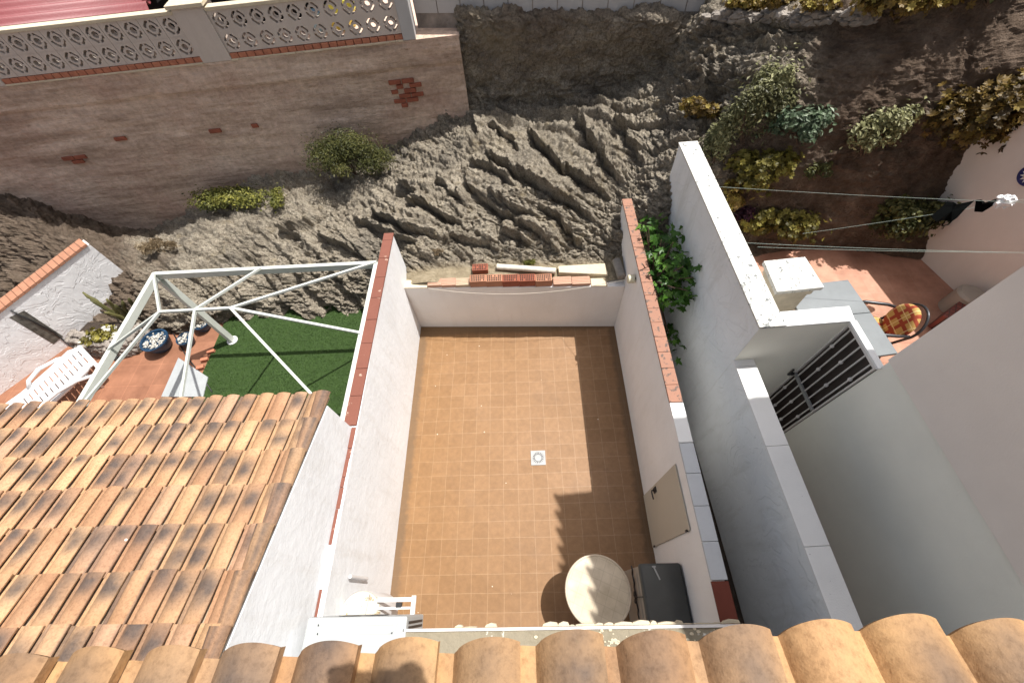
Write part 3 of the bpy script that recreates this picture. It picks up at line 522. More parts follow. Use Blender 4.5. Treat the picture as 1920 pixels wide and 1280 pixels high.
# drain
dr = thing('floor_drain', 'square grey floor drain with round slotted grate in the patio tiles', 'drain', at(1009, 858, 0)); c = at(1009, 858, 0)
mb = MB(); mb.box((c[0]-.102, c[1]-.102, .002), (c[0]+.102, c[1]+.102, .009)); mb.build('plate', MT['steel'], dr, bevel=.002)
mb = MB()
for k in range(18):
    t = 2*math.pi*k/18; d = np.array([math.cos(t), math.sin(t), 0]); mb.bar(c+d*.045+(0, 0, .010), c+d*.076+(0, 0, .010), .010, .002)
mb.build('slots', MT['black'], dr)
mb = MB(); mb.tube([(c[0]+.084*math.cos(a), c[1]+.084*math.sin(a), .0095) for a in np.linspace(0, 2*math.pi, 41)], .0025, 5); mb.build('rim', MT['steel'], dr)

# round table
tb = thing('round_table', 'round cream plastic garden table with tile pattern at the patio near end', 'table', (1.638, .19, 0)); tc = (1.638, .19)
mtt, t, n, l, b = newmat('cream tabletop with line pattern')
p = posn(t, obj=True, rot=(0, 0, .42)); vs1 = N(t, 'ShaderNodeTexBrick'); vs1.offset = 0
for k, v in (('Scale', 1.), ('Mortar Size', .0028), ('Brick Width', .1), ('Row Height', .1), ('Mortar Smooth', .1)): vs1.inputs[k].default_value = v
vs1.inputs['Color1'].default_value = (.60, .51, .38, 1); vs1.inputs['Color2'].default_value = (.585, .495, .37, 1); vs1.inputs['Mortar'].default_value = (.50, .42, .31, 1); l.new(p, vs1.inputs['Vector'])
l.new(mix(t, vs1.outputs['Color'], ramp(t, noise(t, p, 7, 6), [(.3, (.8, .78, .74, 1)), (.7, (1.08, 1.08, 1.08, 1))]), 1., 'MULTIPLY'), b.inputs['Base Color']); b.inputs['Roughness'].default_value = .5; bump(t, b, vs1.outputs['Fac'], .0015, -1.)
mrim = simple('cream table rim', (.62, .52, .39, 1), .5, bd=0)
mb = MB(); mb.lathe((tc[0], tc[1], .66), [(.0, .0), (.30, 0), (.338, .0), (.345, .012), (.345, .03), (.338, .038), (.328, .038), (.322, .030)], 64); mb.build('tabletop', [mrim], tb, smooth=True, auto=40)
mb = MB(); mb.lathe((tc[0], tc[1], .66), [(.3215, .025), (.3215, .031), (.02, .031), (.016, .033), (.012, .028)], 64); o = mb.build('top_panel', [mtt], tb, smooth=True, auto=40)
for k in range(4):
    t_ = math.pi/4+k*math.pi/2; d = np.array([math.cos(t_), math.sin(t_), 0]); mb = MB(); mb.tube([np.array([tc[0], tc[1], .655])+d*.12, np.array([tc[0], tc[1], .3])+d*.17, np.array([tc[0], tc[1], 0])+d*.27], [.022, .02, .017], 8); mb.build('leg', mrim, tb, smooth=True)

# storage cabinet with dark lid and strap
sb = thing('storage_box', 'tall taupe plastic garden box with charcoal lid and black strap beside the table', 'storage box', (2.25, .17, 0))
mb = MB(); mb.prism([(2.045, -.12), (2.43, -.12), (2.43, .40), (2.045, .40)], 0.01, .95); mb.build('box_body', MT['taupe'], sb, bevel=.012)
mb = MB()
for z in (.55, .58, .61, .78, .81): mb.box((2.040, -.06, z), (2.046, .34, z+.012))
mb.build('rib', MT['taupe'], sb)
mb = MB(); mb.prism([(2.03, -.13), (2.445, -.13), (2.445, .415), (2.03, .415)], .951, 1.035); lid = mb.build('lid', MT['charcoal'], sb, bevel=.022)
mb = MB(); mb.bar((2.17, .385, 1.039), (2.21, .27, 1.039), .014, .008); mb.box((2.155, .378, 1.036), (2.19, .392, 1.046)); mb.build('clip', MT['steel'], lid)
mb = MB(); mb.bar((2.024, .13, .60), (2.024, .13, 1.0), .012, .006, up=(1, 0, 0)); mb.bar((2.024, .13, 1.0), (2.06, .13, 1.040), .012, .006, up=(0, 1, 0))
mb.tube([(2.035, .42-.04*k, .62+.02*math.sin(k*2.1)) for k in range(14)], .008, 6); 
for q in (.16, .10): mb.tube([(2.022+.004*math.cos(a), q+.025*math.cos(a), .62+.03*math.sin(a)) for a in np.linspace(0, 6.28, 12)], .005, 5)
mb.build('strap', MT['black'], sb)

# ================================================================== HOUSE OF THE PHOTOGRAPHER
hs = thing('house', 'house the picture is taken from, with terracotta tiled eave along the bottom', 'house', (1, -4, 0))
mb = MB(); mb.box((-.76, -9, 0), (2.6, -.42, 4.45)); mb.box((-.76, -9, 4.45), (2.6, -1.25, 7.6)); mb.build('wall', MT['white'], hs)
mb = MB(); mb.box((-.03, -.419, 1.86), (2.52, -.075, 1.985)); cn = mb.build('concrete_ledge', MT['conc'], hs, bevel=.01)
mb = MB(); mb.box((-.03, -.074, 1.965), (2.53, -.056, 2.0)); mb.build('metal_trim', MT['gatem'], cn)
mb = MB(); x = .35; rr = random.Random(3)
while x < 2.5:
    wv = rr.uniform(.04, .16); d_ = rr.uniform(.004, .026)
    if x > 1.1 or rr.random() < .5: mb.prism([(x, -.055), (x+wv, -.055), (x+wv-.01, -.055+d_), (x+wv*.5, -.055+d_*1.25), (x+.012, -.055+d_*.7)], 1.88, 1.95+rr.uniform(-.03, .0))
    x += wv*.93
tag(mb.build('mortar_crust', MT['mortar'], cn, bevel=.004), kind='stuff')
for x, wv in ((1.42, .16), (2.02, .10), (.77, .09), (1.75, .05)):
    pass
mb = MB(); rr = random.Random(5)
for cx, nn in ((1.5, 26), (1.85, 14), (1.2, 5), (2.2, 8)):
    for k in range(nn): mb.ico((cx+rr.gauss(0, .06), -.15+rr.gauss(0, .03), 1.99), rr.uniform(.004, .014), 1, .3, sc=(1.4, 1, .35))
tag(mb.build('mortar_crumbs', MT['mortar'], cn), kind='stuff')

def tiles(name, x_a, x_b, y_e, z_e, slope, rows, pitch, rl, H, mat, parent, rot=0., darkcol=None, jit=.004, z_tilt=0., ns=16, thick=.014, prot=0., side=.014, smk=1., PAN=.26, EX=.72):
    mb = MB(); mb.usec = True; ncol = int(round((x_b-x_a)/pitch)); rr = random.Random(int(pitch*1000)+rows)
    prof = []
    for k in range(ns+1):
        s = k/ns
        if s < PAN: h = .0+.10*math.cos(s/PAN*math.pi)*.35+.03
        else:
            q = (s-PAN)/(1-PAN); h = max(0, math.sin(math.pi*min(1, q*.86+.0))**EX) if q > 0 else 0
        prof.append((s, h))
    for r in range(rows):
        for c_ in range(ncol):
            x0 = x_b-(c_+1)*pitch; lean = rr.gauss(0, jit*.7); yo = rr.gauss(0, jit*1.5); zo = rr.gauss(0, jit*.35); wj = rr.gauss(0, .01)
            y0 = y_e-r*rl+yo; y1 = y_e-(r+1)*rl-.035; vs_ = []; nY = 7; cols_ = []; t0 = rr.random(); t1 = rr.random()
            base_d = 0. if darkcol is None or c_ > 1 else (.4*rr.random() if c_ == 0 else .15*rr.random())
            blobs = [(rr.triangular(.0, .85, .15), rr.uniform(.5, .75), rr.uniform(.32, .6), rr.uniform(.17, .30), rr.uniform(.8, 1.3)*smk) for _ in range(rr.choice((0, 1, 1, 2, 2, 2)))]
            chd = .75*rr.random() if (darkcol is not None and c_ < 9 and rr.random() < .6) else 0.
            for j in range(nY+1):
                f = j/nY; yy = y0+(y1-y0)*f
                for (s, h) in prof:
                    xx = x0+s*pitch*(1.03+wj)+lean*(1-2*f)-(s-.5)*pitch*.05*f
                    zz = z_e+(y_e-yy)*slope+H*h*(1-.08*f)+.024*(1-f)+zo+z_tilt*(xx-x_b)
                    vs_.append((xx, yy+rot*(xx-x_b)+prot*h*(1-f), zz)); sm_ = max(base_d, chd if (s < .3 or s > .97) else 0.)
                    for (bc, bs, bw, bh, ba) in blobs: sm_ = max(sm_, ba*math.exp(-((f-bc)/bh)**2-((s-bs)/bw)**2))
                    cols_.append((t0, t1, min(1., sm_), 1))
            n1 = ns+1; fs = []
            for j in range(nY):
                for i in range(ns): fs.append((j*n1+i, (j+1)*n1+i, (j+1)*n1+i+1, j*n1+i+1)[::-1])
            o_ = len(vs_)
            for i in range(n1): vx = vs_[i]; vs_.append((vx[0], vx[1]-.002, vx[2]-thick))
            for i in range(ns): fs.append((i, i+1, o_+i+1, o_+i)[::-1])
            o2 = len(vs_)
            for j in range(nY+1): vx = vs_[j*n1+ns]; vs_.append((vx[0]-.001, vx[1], vx[2]-side))
            for j in range(nY): fs.append((j*n1+ns, (j+1)*n1+ns, o2+j+1, o2+j)[::-1])
            o3 = mb.add(vs_, fs); mb.usec = True
            mb.c[o3:] = cols_+[cols_[0]]*(len(vs_)-len(cols_))
    return mb.build(name, mat, parent, smooth=True, auto=38)
tiles('tiled_eave', -2.316, 2.869, .051, 4.670, .27, 4, .1727, .36, .046, MT['tile_near'], hs, rot=.015, jit=.003, ns=26, prot=.030, side=.026, smk=.75, PAN=.22, EX=.55)

# air conditioner, tank, bracket
ac = thing('air_conditioner', 'white outdoor air conditioner unit mounted on the patio wall under the eave', 'air conditioner', (-.4, -.12, 1.45))
mb = MB(); mb.box((-.80, -.27, 1.45), (-.01, .028, 2.0)); mb.build('casing', MT['acw'], ac, bevel=.014)
mb = MB()
for x0, x1, y0, y1 in ((-.72, -.11, -.03, -.018), (-.72, -.11, -.085, -.073), (-.78, -.02, -.16, -.15)): mb.box((x0, y0, 1.999), (x1, y1, 2.004))
for x0 in (-.735, -.70): mb.bar((x0, -.015, 2.0015), (x0+.008, -.09, 2.0015), .009, .005)
mb.bar((-.08, -.015, 2.0015), (-.12, -.09, 2.0015), .009, .005); mb.build('top_rib', MT['acw'], ac)
mb = MB()
for k in range(7): mb.box((-.0095, -.225+k*.033, 1.5), (-.0065, -.207+k*.033, 1.94))
mb.build('side_vent', MT['black'], ac)
mb = MB(); mb.lathe((0, 0, 0), [(.2, 0), (.2, .004), (.19, .004), (.02, .004)], 32); mb.v = [(-.45+x, .029+z, 1.72+y) for x, y, z in mb.v]; mb.build('fan_grille', MT['black'], ac)
tk = thing('water_tank', 'white round water tank with dirty lid standing in the patio corner under the air conditioner', 'water tank', (-.62, .03, .75))
mb = MB(); mb.lathe((-.62, .03, .75), [(.15, 0), (.175, .02), (.18, .1), (.18, .58), (.172, .6)], 40); mb.build('tank_body', MT['plasw'], tk, smooth=True, auto=40)
mlid = plaster('dirty white lid', (.56, .54, .47, 1), (.5, .45, .3, 1), .5, .002, spots=((.30, .22, .12, 1), 16, .6))
mb = MB(); mb.lathe((-.62, .03, 1.35), [(.186, 0), (.188, .02), (.18, .034), (.0, .036)], 40); ld = mb.build('lid', mlid, tk, smooth=True, auto=40)
mb = MB()
mb.bar((-.57, -.1, 1.388), (-.55, .19, 1.388), .006, .004); mb.build('strap', MT['steel'], ld)
mb = MB(); mb.tube([(-.735, .33, 1.0), (-.735, .33, 1.45)], .016, 10); tag(mb.build('vent_pipe', MT['plasw'], smooth=True, auto=40), 'short white upright pipe by the left patio wall near the tank', 'pipe')
br = thing('wall_bracket', 'white metal wall bracket sticking out beside the air conditioner', 'bracket', (-.25, 0, 1.4))
mb = MB(); mb.bar((-.45, .14, 1.425), (-.10, .14, 1.425), .035, .03); mb.bar((-.45, .075, 1.40), (-.14, .075, 1.40), .02, .03); mb.build('rail', MT['plasw'], br, bevel=.002)
mb = MB(); mb.bar((-.115, .17, 1.44), (-.115, -.4, 1.44), .038, .03); mb.build('arm', MT['plasw'], br, bevel=.002)
mb = MB(); mb.box((-.28, .08, 1.39), (-.23, .12, 1.425)); mb.build('clamp', MT['black'], br)

# ================================================================== LEFT HOUSE
lh = thing('house', 'neighbouring house with mottled terracotta tiled roof at the lower left', 'house', (-4.5, -3, 0))
sl_ = .276; ye, ze = 1.79, 2.36
mb = MB()
yf = 1.66; mb.prism([(-.852, -7), (-.852, yf), (-8.6, yf), (-8.6, -7)], 0, [ze+(ye+7)*sl_-.05, ze+(ye-yf)*sl_-.045, ze+(ye-yf)*sl_-.045, ze+(ye+7)*sl_-.05]); mb.build('wall', MT['white'], lh)
tiles('roof', -8.7, -.90, ye, ze-.03, sl_, 12, .1635, .2945, .050, MT['tile'], lh, darkcol=1, jit=.0032, ns=14, PAN=.15, side=.010)
mb = MB(); mb.prism([(-8.6, -7), (-8.6, ye-.03), (-.87, ye-.03), (-.87, -7)], [ze+(ye+7)*sl_-.045, ze-.045, ze-.045, ze+(ye+7)*sl_-.045], [ze+(ye+7)*sl_-.03, ze-.03, ze-.03, ze+(ye+7)*sl_-.03]); mb.build('roof_deck', MT['brickc'], lh)
mb = MB(); mb.usec = True
for k in range(13):
    y0 = ye-.01-k*.2945; y1 = y0-.34; z0 = ze+(ye-y0)*sl_+.035; z1 = ze+(ye-y1)*sl_+.01
    vs_ = []; 
    for j, (yy, zz, r_) in enumerate(((y0, z0+.016, .066), (y1, z1-.004, .050))):
        for i in range(9): a = math.pi*i/8; vs_.append((-.895-r_*math.cos(a)*-1 if False else -.90+r_*math.cos(a), yy, zz+r_*.75*math.sin(a)-.02))
    fs = [(i, i+1, 10+i, 9+i) for i in range(8)]
    o_ = len(vs_); vs_ += [(x_, y_-.003, z_-.014) for x_, y_, z_ in vs_[:9]]; fs += [(i+1, i, o_+i, o_+i+1) for i in range(8)]
    o9 = mb.add(vs_, fs, col=(random.random(), random.random(), .3, 1)); c9 = mb.c[o9]; mb.c[o9:] = [(c9[0], c9[1], (random.uniform(.3, 1.) if q < 9 else random.uniform(.1, .7)), 1) for q in range(len(vs_))]
mb.build('verge_tiles', MT['tile'], lh, smooth=True, auto=40)

# left terrace, lawn, slab
mb = MB(); mb.add([(-12, 1, -.004), (-.9, 1, -.004), (-.9, 5, -.004), (-12, 5, -.004)], [(0, 1, 2, 3)]); tag(mb.build('terrace_floor', MT['pool']), kind='structure')
mb = MB(); mb.prism([(-4.385, 1), (-.93, 1), (-.93, 4.95), (-4.385, 4.95)], 0, .015); tag(mb.build('lawn_base', MT['lawn']), kind='structure')
n_ = 52000; P_ = np.stack([RNG.uniform(-4.37, -.94, n_), RNG.uniform(1.5, 4.75, n_), np.full(n_, .014)], -1); A_ = RNG.uniform(0, 6.28, n_); Hh = RNG.uniform(.012, .028, n_); Wd = np.stack([np.cos(A_), np.sin(A_), 0*A_], -1)*.0035; Ln = np.stack([RNG.normal(0, .008, n_), RNG.normal(0, .008, n_), Hh], -1)
V_ = np.stack([P_-Wd, P_+Wd, P_+Ln], 1).reshape(-1, 3)
me = bpy.data.meshes.new('grass'); me.from_pydata(V_.tolist(), [], np.arange(n_*3).reshape(-1, 3).tolist()); ca = me.color_attributes.new('tint', 'FLOAT_COLOR', 'POINT'); cc = np.repeat(RNG.rand(n_), 3); ca.data.foreach_set('color', np.stack([cc, cc, cc, cc*0+1], -1).astype(np.float32).ravel()); me.materials.append(MT['blade'])
go = bpy.data.objects.new('lawn', me); COL.objects.link(go); tag(go, 'dark green artificial grass under the pergola frame', 'grass', kind='stuff')
mb = MB(); mb.prism([at(337, 672)[:2], at(392, 708)[:2], at(383, 745)[:2], at(305, 745)[:2]], .0, .035); tag(mb.build('stone_slab', MT['marble'], bevel=.004), 'pale grey square slab lying on the terracotta terrace beside the lawn', 'slab')
for i, (px, py) in enumerate(((376, 689), (384, 674), (396, 659))):
    c = at(px, py, .03); mb = MB(); mb.frame(c, (math.cos(.25), math.sin(.25), 0), (-math.sin(.25), math.cos(.25), 0), (0, 0, 1), (-.06, -.03, -.03), (.06, .03, .03)); tag(mb.build('loose_brick', MT['brickm'], bevel=.004), ('small brown brick on the lawn edge nearest the pale slab', 'middle one of three small brown bricks at the lawn edge', 'small brown brick on the lawn edge nearest the pergola post')[i], 'brick', 'small bricks along the lawn edge')
# pots
for i, (px, py, r_, h_, lb) in enumerate(((288, 637, .21, .23, 'large blue bowl pot filled with white pebbles on the terrace'), (345, 634, .125, .16, 'small blue pot of white pebbles next to the large bowl'), (375, 606, .125, .16, 'small blue pot of white pebbles behind the pergola post by the rock'))):
    c = at(px, py, h_); t = thing('flower_pot', lb, 'pot', (c[0], c[1], 0), 'blue pots of pebbles'); mb = MB()
    mb.lathe((c[0], c[1], 0), [(.6*r_, 0), (.82*r_, .3*h_), (.98*r_, .75*h_), (1.0*r_, .88*h_), (1.08*r_, .9*h_), (1.08*r_, h_), (.93*r_, h_), (.9*r_, .85*h_), (0, .84*h_)], 36); mb.build('pot_body', MT['bluepot'], t, smooth=True, auto=50)
    mb = MB()
    for k in range(110 if i == 0 else 45):
        a = random.uniform(0, 6.28); q = math.sqrt(random.random())*.85*r_; mb.ico((c[0]+q*math.cos(a), c[1]+q*math.sin(a), .87*h_+random.uniform(0, .02)), random.uniform(.010, .022), 1, .4)
    tag(mb.build('pebbles', MT['pebble'], t), kind='stuff')
# pergola
pg = thing('pergola', 'cream metal pergola frame without roof over the lawn', 'pergola', (-2.5, 3, 0)); PZ = 1.756
x0, x1, y0, y1 = -4.09, -.985, 1.75, 4.0
for a, b_ in (((x0, y1), (x1, y1)), ((x0, y0), (x0, y1)), ((x1, y0), (x1, y1)), ((x0, y0), (x1, y0))):
    mb = MB(); mb.bar((a[0], a[1], PZ-.05), (b_[0], b_[1], PZ-.05), .055, .10); mb.build('beam', MT['metalw'], pg, bevel=.004)
RL, RC, RR_ = np.array([-3.22, 3.0, 2.16]), np.array([-2.79, 3.0, 2.17]), np.array([-2.37, 3.0, 2.17])
mb = MB(); mb.bar(RL, RR_, .028, .028); mb.build('ridge_bar', MT['metalw'], pg)
for a, b_ in (((x0, y1), RL), ((-2.57, y1), RC), ((x1, y1), RR_), ((x1, 2.86), RR_), ((-1.07, 1.78), RR_), ((-2.79, y0), RC), ((x0, y0), RL), ((x0, 2.78), RL)):
    mb = MB(); mb.bar((a[0], a[1], PZ), b_, .028, .028); mb.build('rafter', MT['metalw'], pg)
mb = MB(); mb.box((x0-.03, y1-.05, .02), (x0+.03, y1+.05, PZ-.1)); po = mb.build('post', MT['metalw'], pg, bevel=.004)
mb = MB(); mb.lathe((x0, y1, .016), [(.09, 0), (.09, .014), (.05, .016)], 20); mb.build('foot', MT['plasw'], po)
for xx, yy in ((x0, y0), (x1, y0), (x1, y1)): mb = MB(); mb.box((xx-.03, yy-.03, .016), (xx+.03, yy+.03, PZ-.1)); mb.build('post', MT['metalw'], pg)
mb = MB(); a = at(203, 655, PZ); mb.box((x0-.02, 2.70, PZ-.16), (x0+.05, 2.74, PZ-.1)); mb.build('bracket', MT['black'], pg)
# left rendered wall with brick coping
L0 = np.array([-7.759, 3.13]); ld_ = np.array([.579, .815]); ln_ = np.array([-.815, .579])
lw = thing('garden_wall', 'white rough plastered wall with orange brick coping at the far left', 'wall', (L0[0], L0[1], 0))
a = L0-ld_*2.5; b_ = L0+ld_*2.62
mb = MB(); mb.prism([a, b_, b_+ln_*.2, a+ln_*.2], -.3, [.70, 1.20, 1.20, .70]); mb.build('wall_body', MT['trowel2'], lw)
mb = MB(); T_ = 0.; Lw = np.linalg.norm(b_-a)
while T_ < Lw-.05:
    p0 = a+ld_*T_; z0 = .70+.5*T_/Lw; z1 = .70+.5*(T_+.095)/Lw
    q = [p0-ln_*.02, p0+ld_*.093-ln_*.02, p0+ld_*.093+ln_*.22, p0+ln_*.22]; mb.prism(q, [z0+.001, z1+.001, z1+.001, z0+.001], [z0+.045, z1+.045, z1+.045, z0+.045]); T_ += .1
mb.build('brick_coping', MT['brickf'], lw, bevel=.004)
q0 = atp(17, 595, L0, ld_); q1 = atp(100, 645, L0, ld_); q2 = atp(118, 630, L0, ld_); q3 = atp(45, 582, L0, ld_)
off = np.array([-ln_[0], -ln_[1], 0]); mb = MB(); mb.add([q+off*.004 for q in (q0, q1, q2, q3)]+[q-off*.01 for q in (q0, q1, q2, q3)], [(0, 1, 2, 3)[::-1], (0, 1, 5, 4), (1, 2, 6, 5), (2, 3, 7, 6), (3, 0, 4, 7)]); mb.build('stone_inlay', MT['glass'], lw)
pts = [atp(x, y, L0, ld_)+off*.015 for x, y in ((20, 582), (60, 601), (100, 622), (128, 645))]; mb = MB(); mb.tube(pts+[(pts[-1][0]+.1, pts[-1][1]-.05, .02), (-6.3, 4.0, .02)], .014, 6); tag(mb.build('black_cable', MT['hose'], smooth=True), 'black cable running down the white rough plastered wall', 'cable')
pts = [at(x, y, .02) for x, y in ((258, 618), (290, 612), (325, 625), (350, 668), (375, 700), (398, 735))]; mb = MB(); mb.tube(pts, .010, 6); tag(mb.build('garden_hose', MT['hose'], smooth=True), 'thin black hose crossing the terracotta terrace and the pale slab', 'hose')

# lounger
lo = thing('sun_lounger', 'white plastic sun lounger beside the rough white wall', 'sun lounger', (-6.5, 3.2, 0))
La = np.array([-6.10, 3.60, 0.]); Ld = np.array([-.60, -.80, 0.]); Ls = np.array([-.80, .60, 0.]); Up = np.array([0, 0, 1.])
hp = [(0, .40), (.12, .43), (.5, .36), (1.0, .30), (1.6, .30), (1.95, .33)]
def hz(s): return float(np.interp(s, [h[0] for h in hp], [h[1] for h in hp]))
lw2 = .31
for sgn in (-1, 1):
    mb = MB(); mb.tube([La+Ld*s+Ls*sgn*lw2*(.82 if s < .1 else 1)+Up*(hz(s)-.01) for s in np.linspace(0, 1.95, 24)], .030, 8); mb.build('side_rail', MT['plasw'], lo, smooth=True)
    mb = MB(); mb.tube([La+Ld*s+Ls*sgn*(lw2+.045*math.sin(math.pi*(s-.1)/.75))+Up*(z) for s, z in ((.02, .40), (.06, .30), (.14, .26), (.35, .40), (.6, .44), (.8, .40), (.9, .30))], [.03, .03, .028, .028, .03, .028, .03], 8); mb.build('armrest', MT['plasw'], lo, smooth=True)
    for s in (.22, 1.05, 1.8): mb = MB(); mb.tube([La+Ld*s+Ls*sgn*lw2*.95+Up*hz(s), La+Ld*(s+.05)+Ls*sgn*lw2], [.032, .02], 8); mb.build('leg', MT['plasw'], lo, smooth=True)
mb = MB(); s = .0
while s < 1.93:
    for (w0, w1) in ((-lw2, -.20), (-.16, .16), (.20, lw2)):
        pass
    a0 = La+Ld*s+Up*hz(s); a1 = La+Ld*(s+.068)+Up*hz(s+.068); ww = lw2*(.8 if s < .04 else .97)
    mb.add([a0-Ls*ww, a0+Ls*ww, a1+Ls*ww, a1-Ls*ww]+[q-Up*.014 for q in (a0-Ls*ww, a0+Ls*ww, a1+Ls*ww, a1-Ls*ww)], [(0, 1, 2, 3), (7, 6, 5, 4), (0, 4, 5, 1), (2, 6, 7, 3)])
    s += .068
    a0 = La+Ld*s+Up*hz(s); a1 = La+Ld*(s+.018)+Up*hz(s+.018)
    for w0, w1 in ((-.97*lw2, -.62*lw2), (.62*lw2, .97*lw2), (-.08*lw2, .08*lw2)):
        q = [a0+Ls*w0, a0+Ls*w1, a1+Ls*w1, a1+Ls*w0]; mb.add(q+[z-Up*.014 for z in q], [(0, 1, 2, 3), (7, 6, 5, 4), (0, 4, 5, 1), (2, 6, 7, 3)])
    s += .018
mb.build('slatted_bed', MT['plasw'], lo)

# rubble planter with cacti
pts = [(150, 655), (190, 668), (230, 668), (262, 660), (275, 640)]
pl = thing('planter', 'low rounded rubble stone planter at the foot of the rock on the left terrace', 'planter', at(200, 650)); rr = random.Random(8); mb = MB()
arc = [at(x, y) for x, y in pts]; arcs = []
for k in range(len(arc)-1): arcs += [arc[k]*(1-t)+arc[k+1]*t for t in np.linspace(0, 1, 9)[:-1]]
for c in arcs:
    for z in (.03, .09, .15, .21, .27): 
        for q in (0, .09, .16): mb.ico(c+np.array([rr.uniform(-.03, .03), q+rr.uniform(-.03, .03)+z*.2, z]), rr.uniform(.045, .068), 1, .45, sc=(1.1, .8, .8))
mb.build('stones', MT['stone'], pl)
mb = MB(); poly = [(p[0], p[1]+.12) for p in arc]+[(-5.9, 4.35), (-6.75, 4.4)]; mb.prism(poly, 0, .2); mb.build('soil', MT['soil'], pl)
def cactus(px, py, z, tops, label, group=None):
    b0 = at(px, py, z); t = thing('cactus', label, 'cactus', b0, group)
    for (tx, ty, hz_) in tops:
        e = at(tx, ty, z+hz_); mb = MB(); mb.usec = True; n_s = 8; pts_ = [b0*(1-s)+e*s for s in np.linspace(0, 1, n_s)]
        pts_ = [p_+np.array([rr.uniform(-.01, .01), rr.uniform(-.01, .01), 0]) for p_ in pts_]
        mb.tube(pts_, [.028]*(n_s-1)+[.012], 8, col=(rr.random(), 0, 0, 1)); mb.build('stem', LF['cactus'], t, smooth=True)
cactus(232, 600, .25, [(155, 548, .55), (170, 562, .5), (200, 560, .55)], 'tallest columnar cactus leaning left in the rubble planter', 'columnar cacti')
cactus(245, 600, .3, [(195, 585, .4), (215, 572, .5), (228, 565, .5)], 'columnar cactus clump in the middle of the rubble planter', 'columnar cacti')
cactus(262, 590, .4, [(240, 560, .45), (252, 565, .3)], 'short columnar cactus at the right end of the rubble planter', 'columnar cacti')

# ================================================================== PLANTS
def leaf_quad(mb, c, n, s, asp, rr, col):
    n = n/ (np.linalg.norm(n)+1e-9); a = np.cross(n, np.array([rr.gauss(0, 1), rr.gauss(0, 1), rr.gauss(0, 1)])); a /= np.linalg.norm(a)+1e-9; b = np.cross(n, a)
    L = s; Wd = s*asp; tip = c+a*L*.5; bs = c-a*L*.5; mb.add([bs, c+b*Wd*.5+n*s*.12, tip, c-b*Wd*.5+n*s*.12], [(0, 1, 2), (0, 2, 3)], col=col)
def bush(name, label, cat, c, rad, n, s, mat, clumps=9, asp=.5, seed=1, group=None, rosette=False, stem=True, flow=None, spread=.75, base=None):
    c = np.array(c, float); rr = random.Random(seed); t = thing(name, label, cat, c-np.array([0, 0, rad[2]*.7]) if base is None else base, group); mb = MB(); mb.usec = True
    cl = []
    for k in range(int(clumps*1.5)):
        d = np.array([rr.gauss(0, 1), rr.gauss(0, 1), abs(rr.gauss(0, 1))*.9-.1]); d /= np.linalg.norm(d); cl.append((c+d*np.array(rad)*spread*rr.uniform(.45, 1.08), np.array(rad)*rr.uniform(.18, .46), rr.uniform(-.28, .25)))
    for k in range(n):
        cc, rd, tn = cl[rr.randrange(len(cl))]; d = np.array([rr.gauss(0, 1), rr.gauss(0, 1), rr.gauss(0, 1)+.35]); d /= np.linalg.norm(d)
        p = cc+d*rd*(rr.uniform(.55, 1.05)**.6 if rr.random() < .88 else rr.uniform(1.1, 1.9)); nn = d+np.array([0, 0, .5])+np.array([rr.gauss(0, .45), rr.gauss(0, .45), rr.gauss(0, .3)]); v = min(1, max(0, .45+tn+rr.gauss(0, .2)))
        if rosette:
            nn /= np.linalg.norm(nn); a = np.cross(nn, (.3, .9, .1)); a /= np.linalg.norm(a); b = np.cross(nn, a); m = 7; tv = min(1, max(0, v)); R_ = s*rr.uniform(.7, 1.2)
            for i in range(m):
                th = 2*math.pi*(i+rr.random()*.3)/m; e = math.cos(th)*a+math.sin(th)*b; f = -math.sin(th)*a+math.cos(th)*b
                mb.add([p, p+e*R_*.35+f*R_*.16+nn*R_*.14, p+e*R_*.6+nn*R_*.26, p+e*R_*.35-f*R_*.16+nn*R_*.14], [(0, 1, 2), (0, 2, 3)], col=(tv, 0, 0, 1))
        else: leaf_quad(mb, p, nn, s*rr.uniform(.6, 1.3), asp, rr, (v, 0, 0, 1))
    fo = mb.build('foliage', mat, t)
    if stem:
        mb = MB(); b0 = c-np.array([0, 0, rad[2]*.75])
        for cc, rd, tn in cl[:6]: mb.tube([b0, b0*.5+cc*.5+np.array([rr.uniform(-.03, .03), 0, .02]), cc], [.012, .009, .004], 5)
        mb.build('stem', MT['bark'], t)
    if flow:
        mb = MB()
        for k in range(flow[1]):
            cc, rd, tn = cl[rr.randrange(len(cl))]; d = np.array([rr.gauss(0, 1), rr.gauss(0, 1), abs(rr.gauss(0, 1))]); d /= np.linalg.norm(d); mb.ico(cc+d*rd*1.02, flow[2], 1, .4, sc=(1, 1, .5))
        tag(mb.build('flowers', flow[0], t), kind='stuff')
    return t
def on_rock(px, py, up_=.0): p = rock_at(px, py); p[2] += up_; return p
bush('bush', 'large rounded grey green bush at the foot of the brown retaining wall', 'bush', on_rock(668, 325, .32), (.80, .50, .44), 15000, .05, LF['green'], 22, .32, 2)
bush('creeping_plant', 'yellow green creeper on the rocks left of the large round bush', 'plant', on_rock(445, 375, .06), (.85, .34, .18), 4600, .055, LF['ivy'], 14, .5, 3, stem=False)
bush('creeping_plant', 'bright yellow green trailing sprig hanging down the right side of the boulder', 'plant', on_rock(520, 388, .06), (.17, .38, .2), 1200, .045, LF['ivy'], 5, .5, 4, stem=False)
G_ = 'plants on the earth bank behind the right garden'
bush('shrub', 'tall pale sage shrub near the top of the white wall end', 'shrub', on_rock(1405, 240, .16), (.44, .24, .62), 4200, .055, LF['pale'], 10, .45, 5, G_)
bush('shrub', 'small pale shrub just behind the lichened white wall end', 'shrub', on_rock(1340, 295, .14), (.24, .2, .5), 2400, .055, LF['pale'], 7, .45, 6, G_)
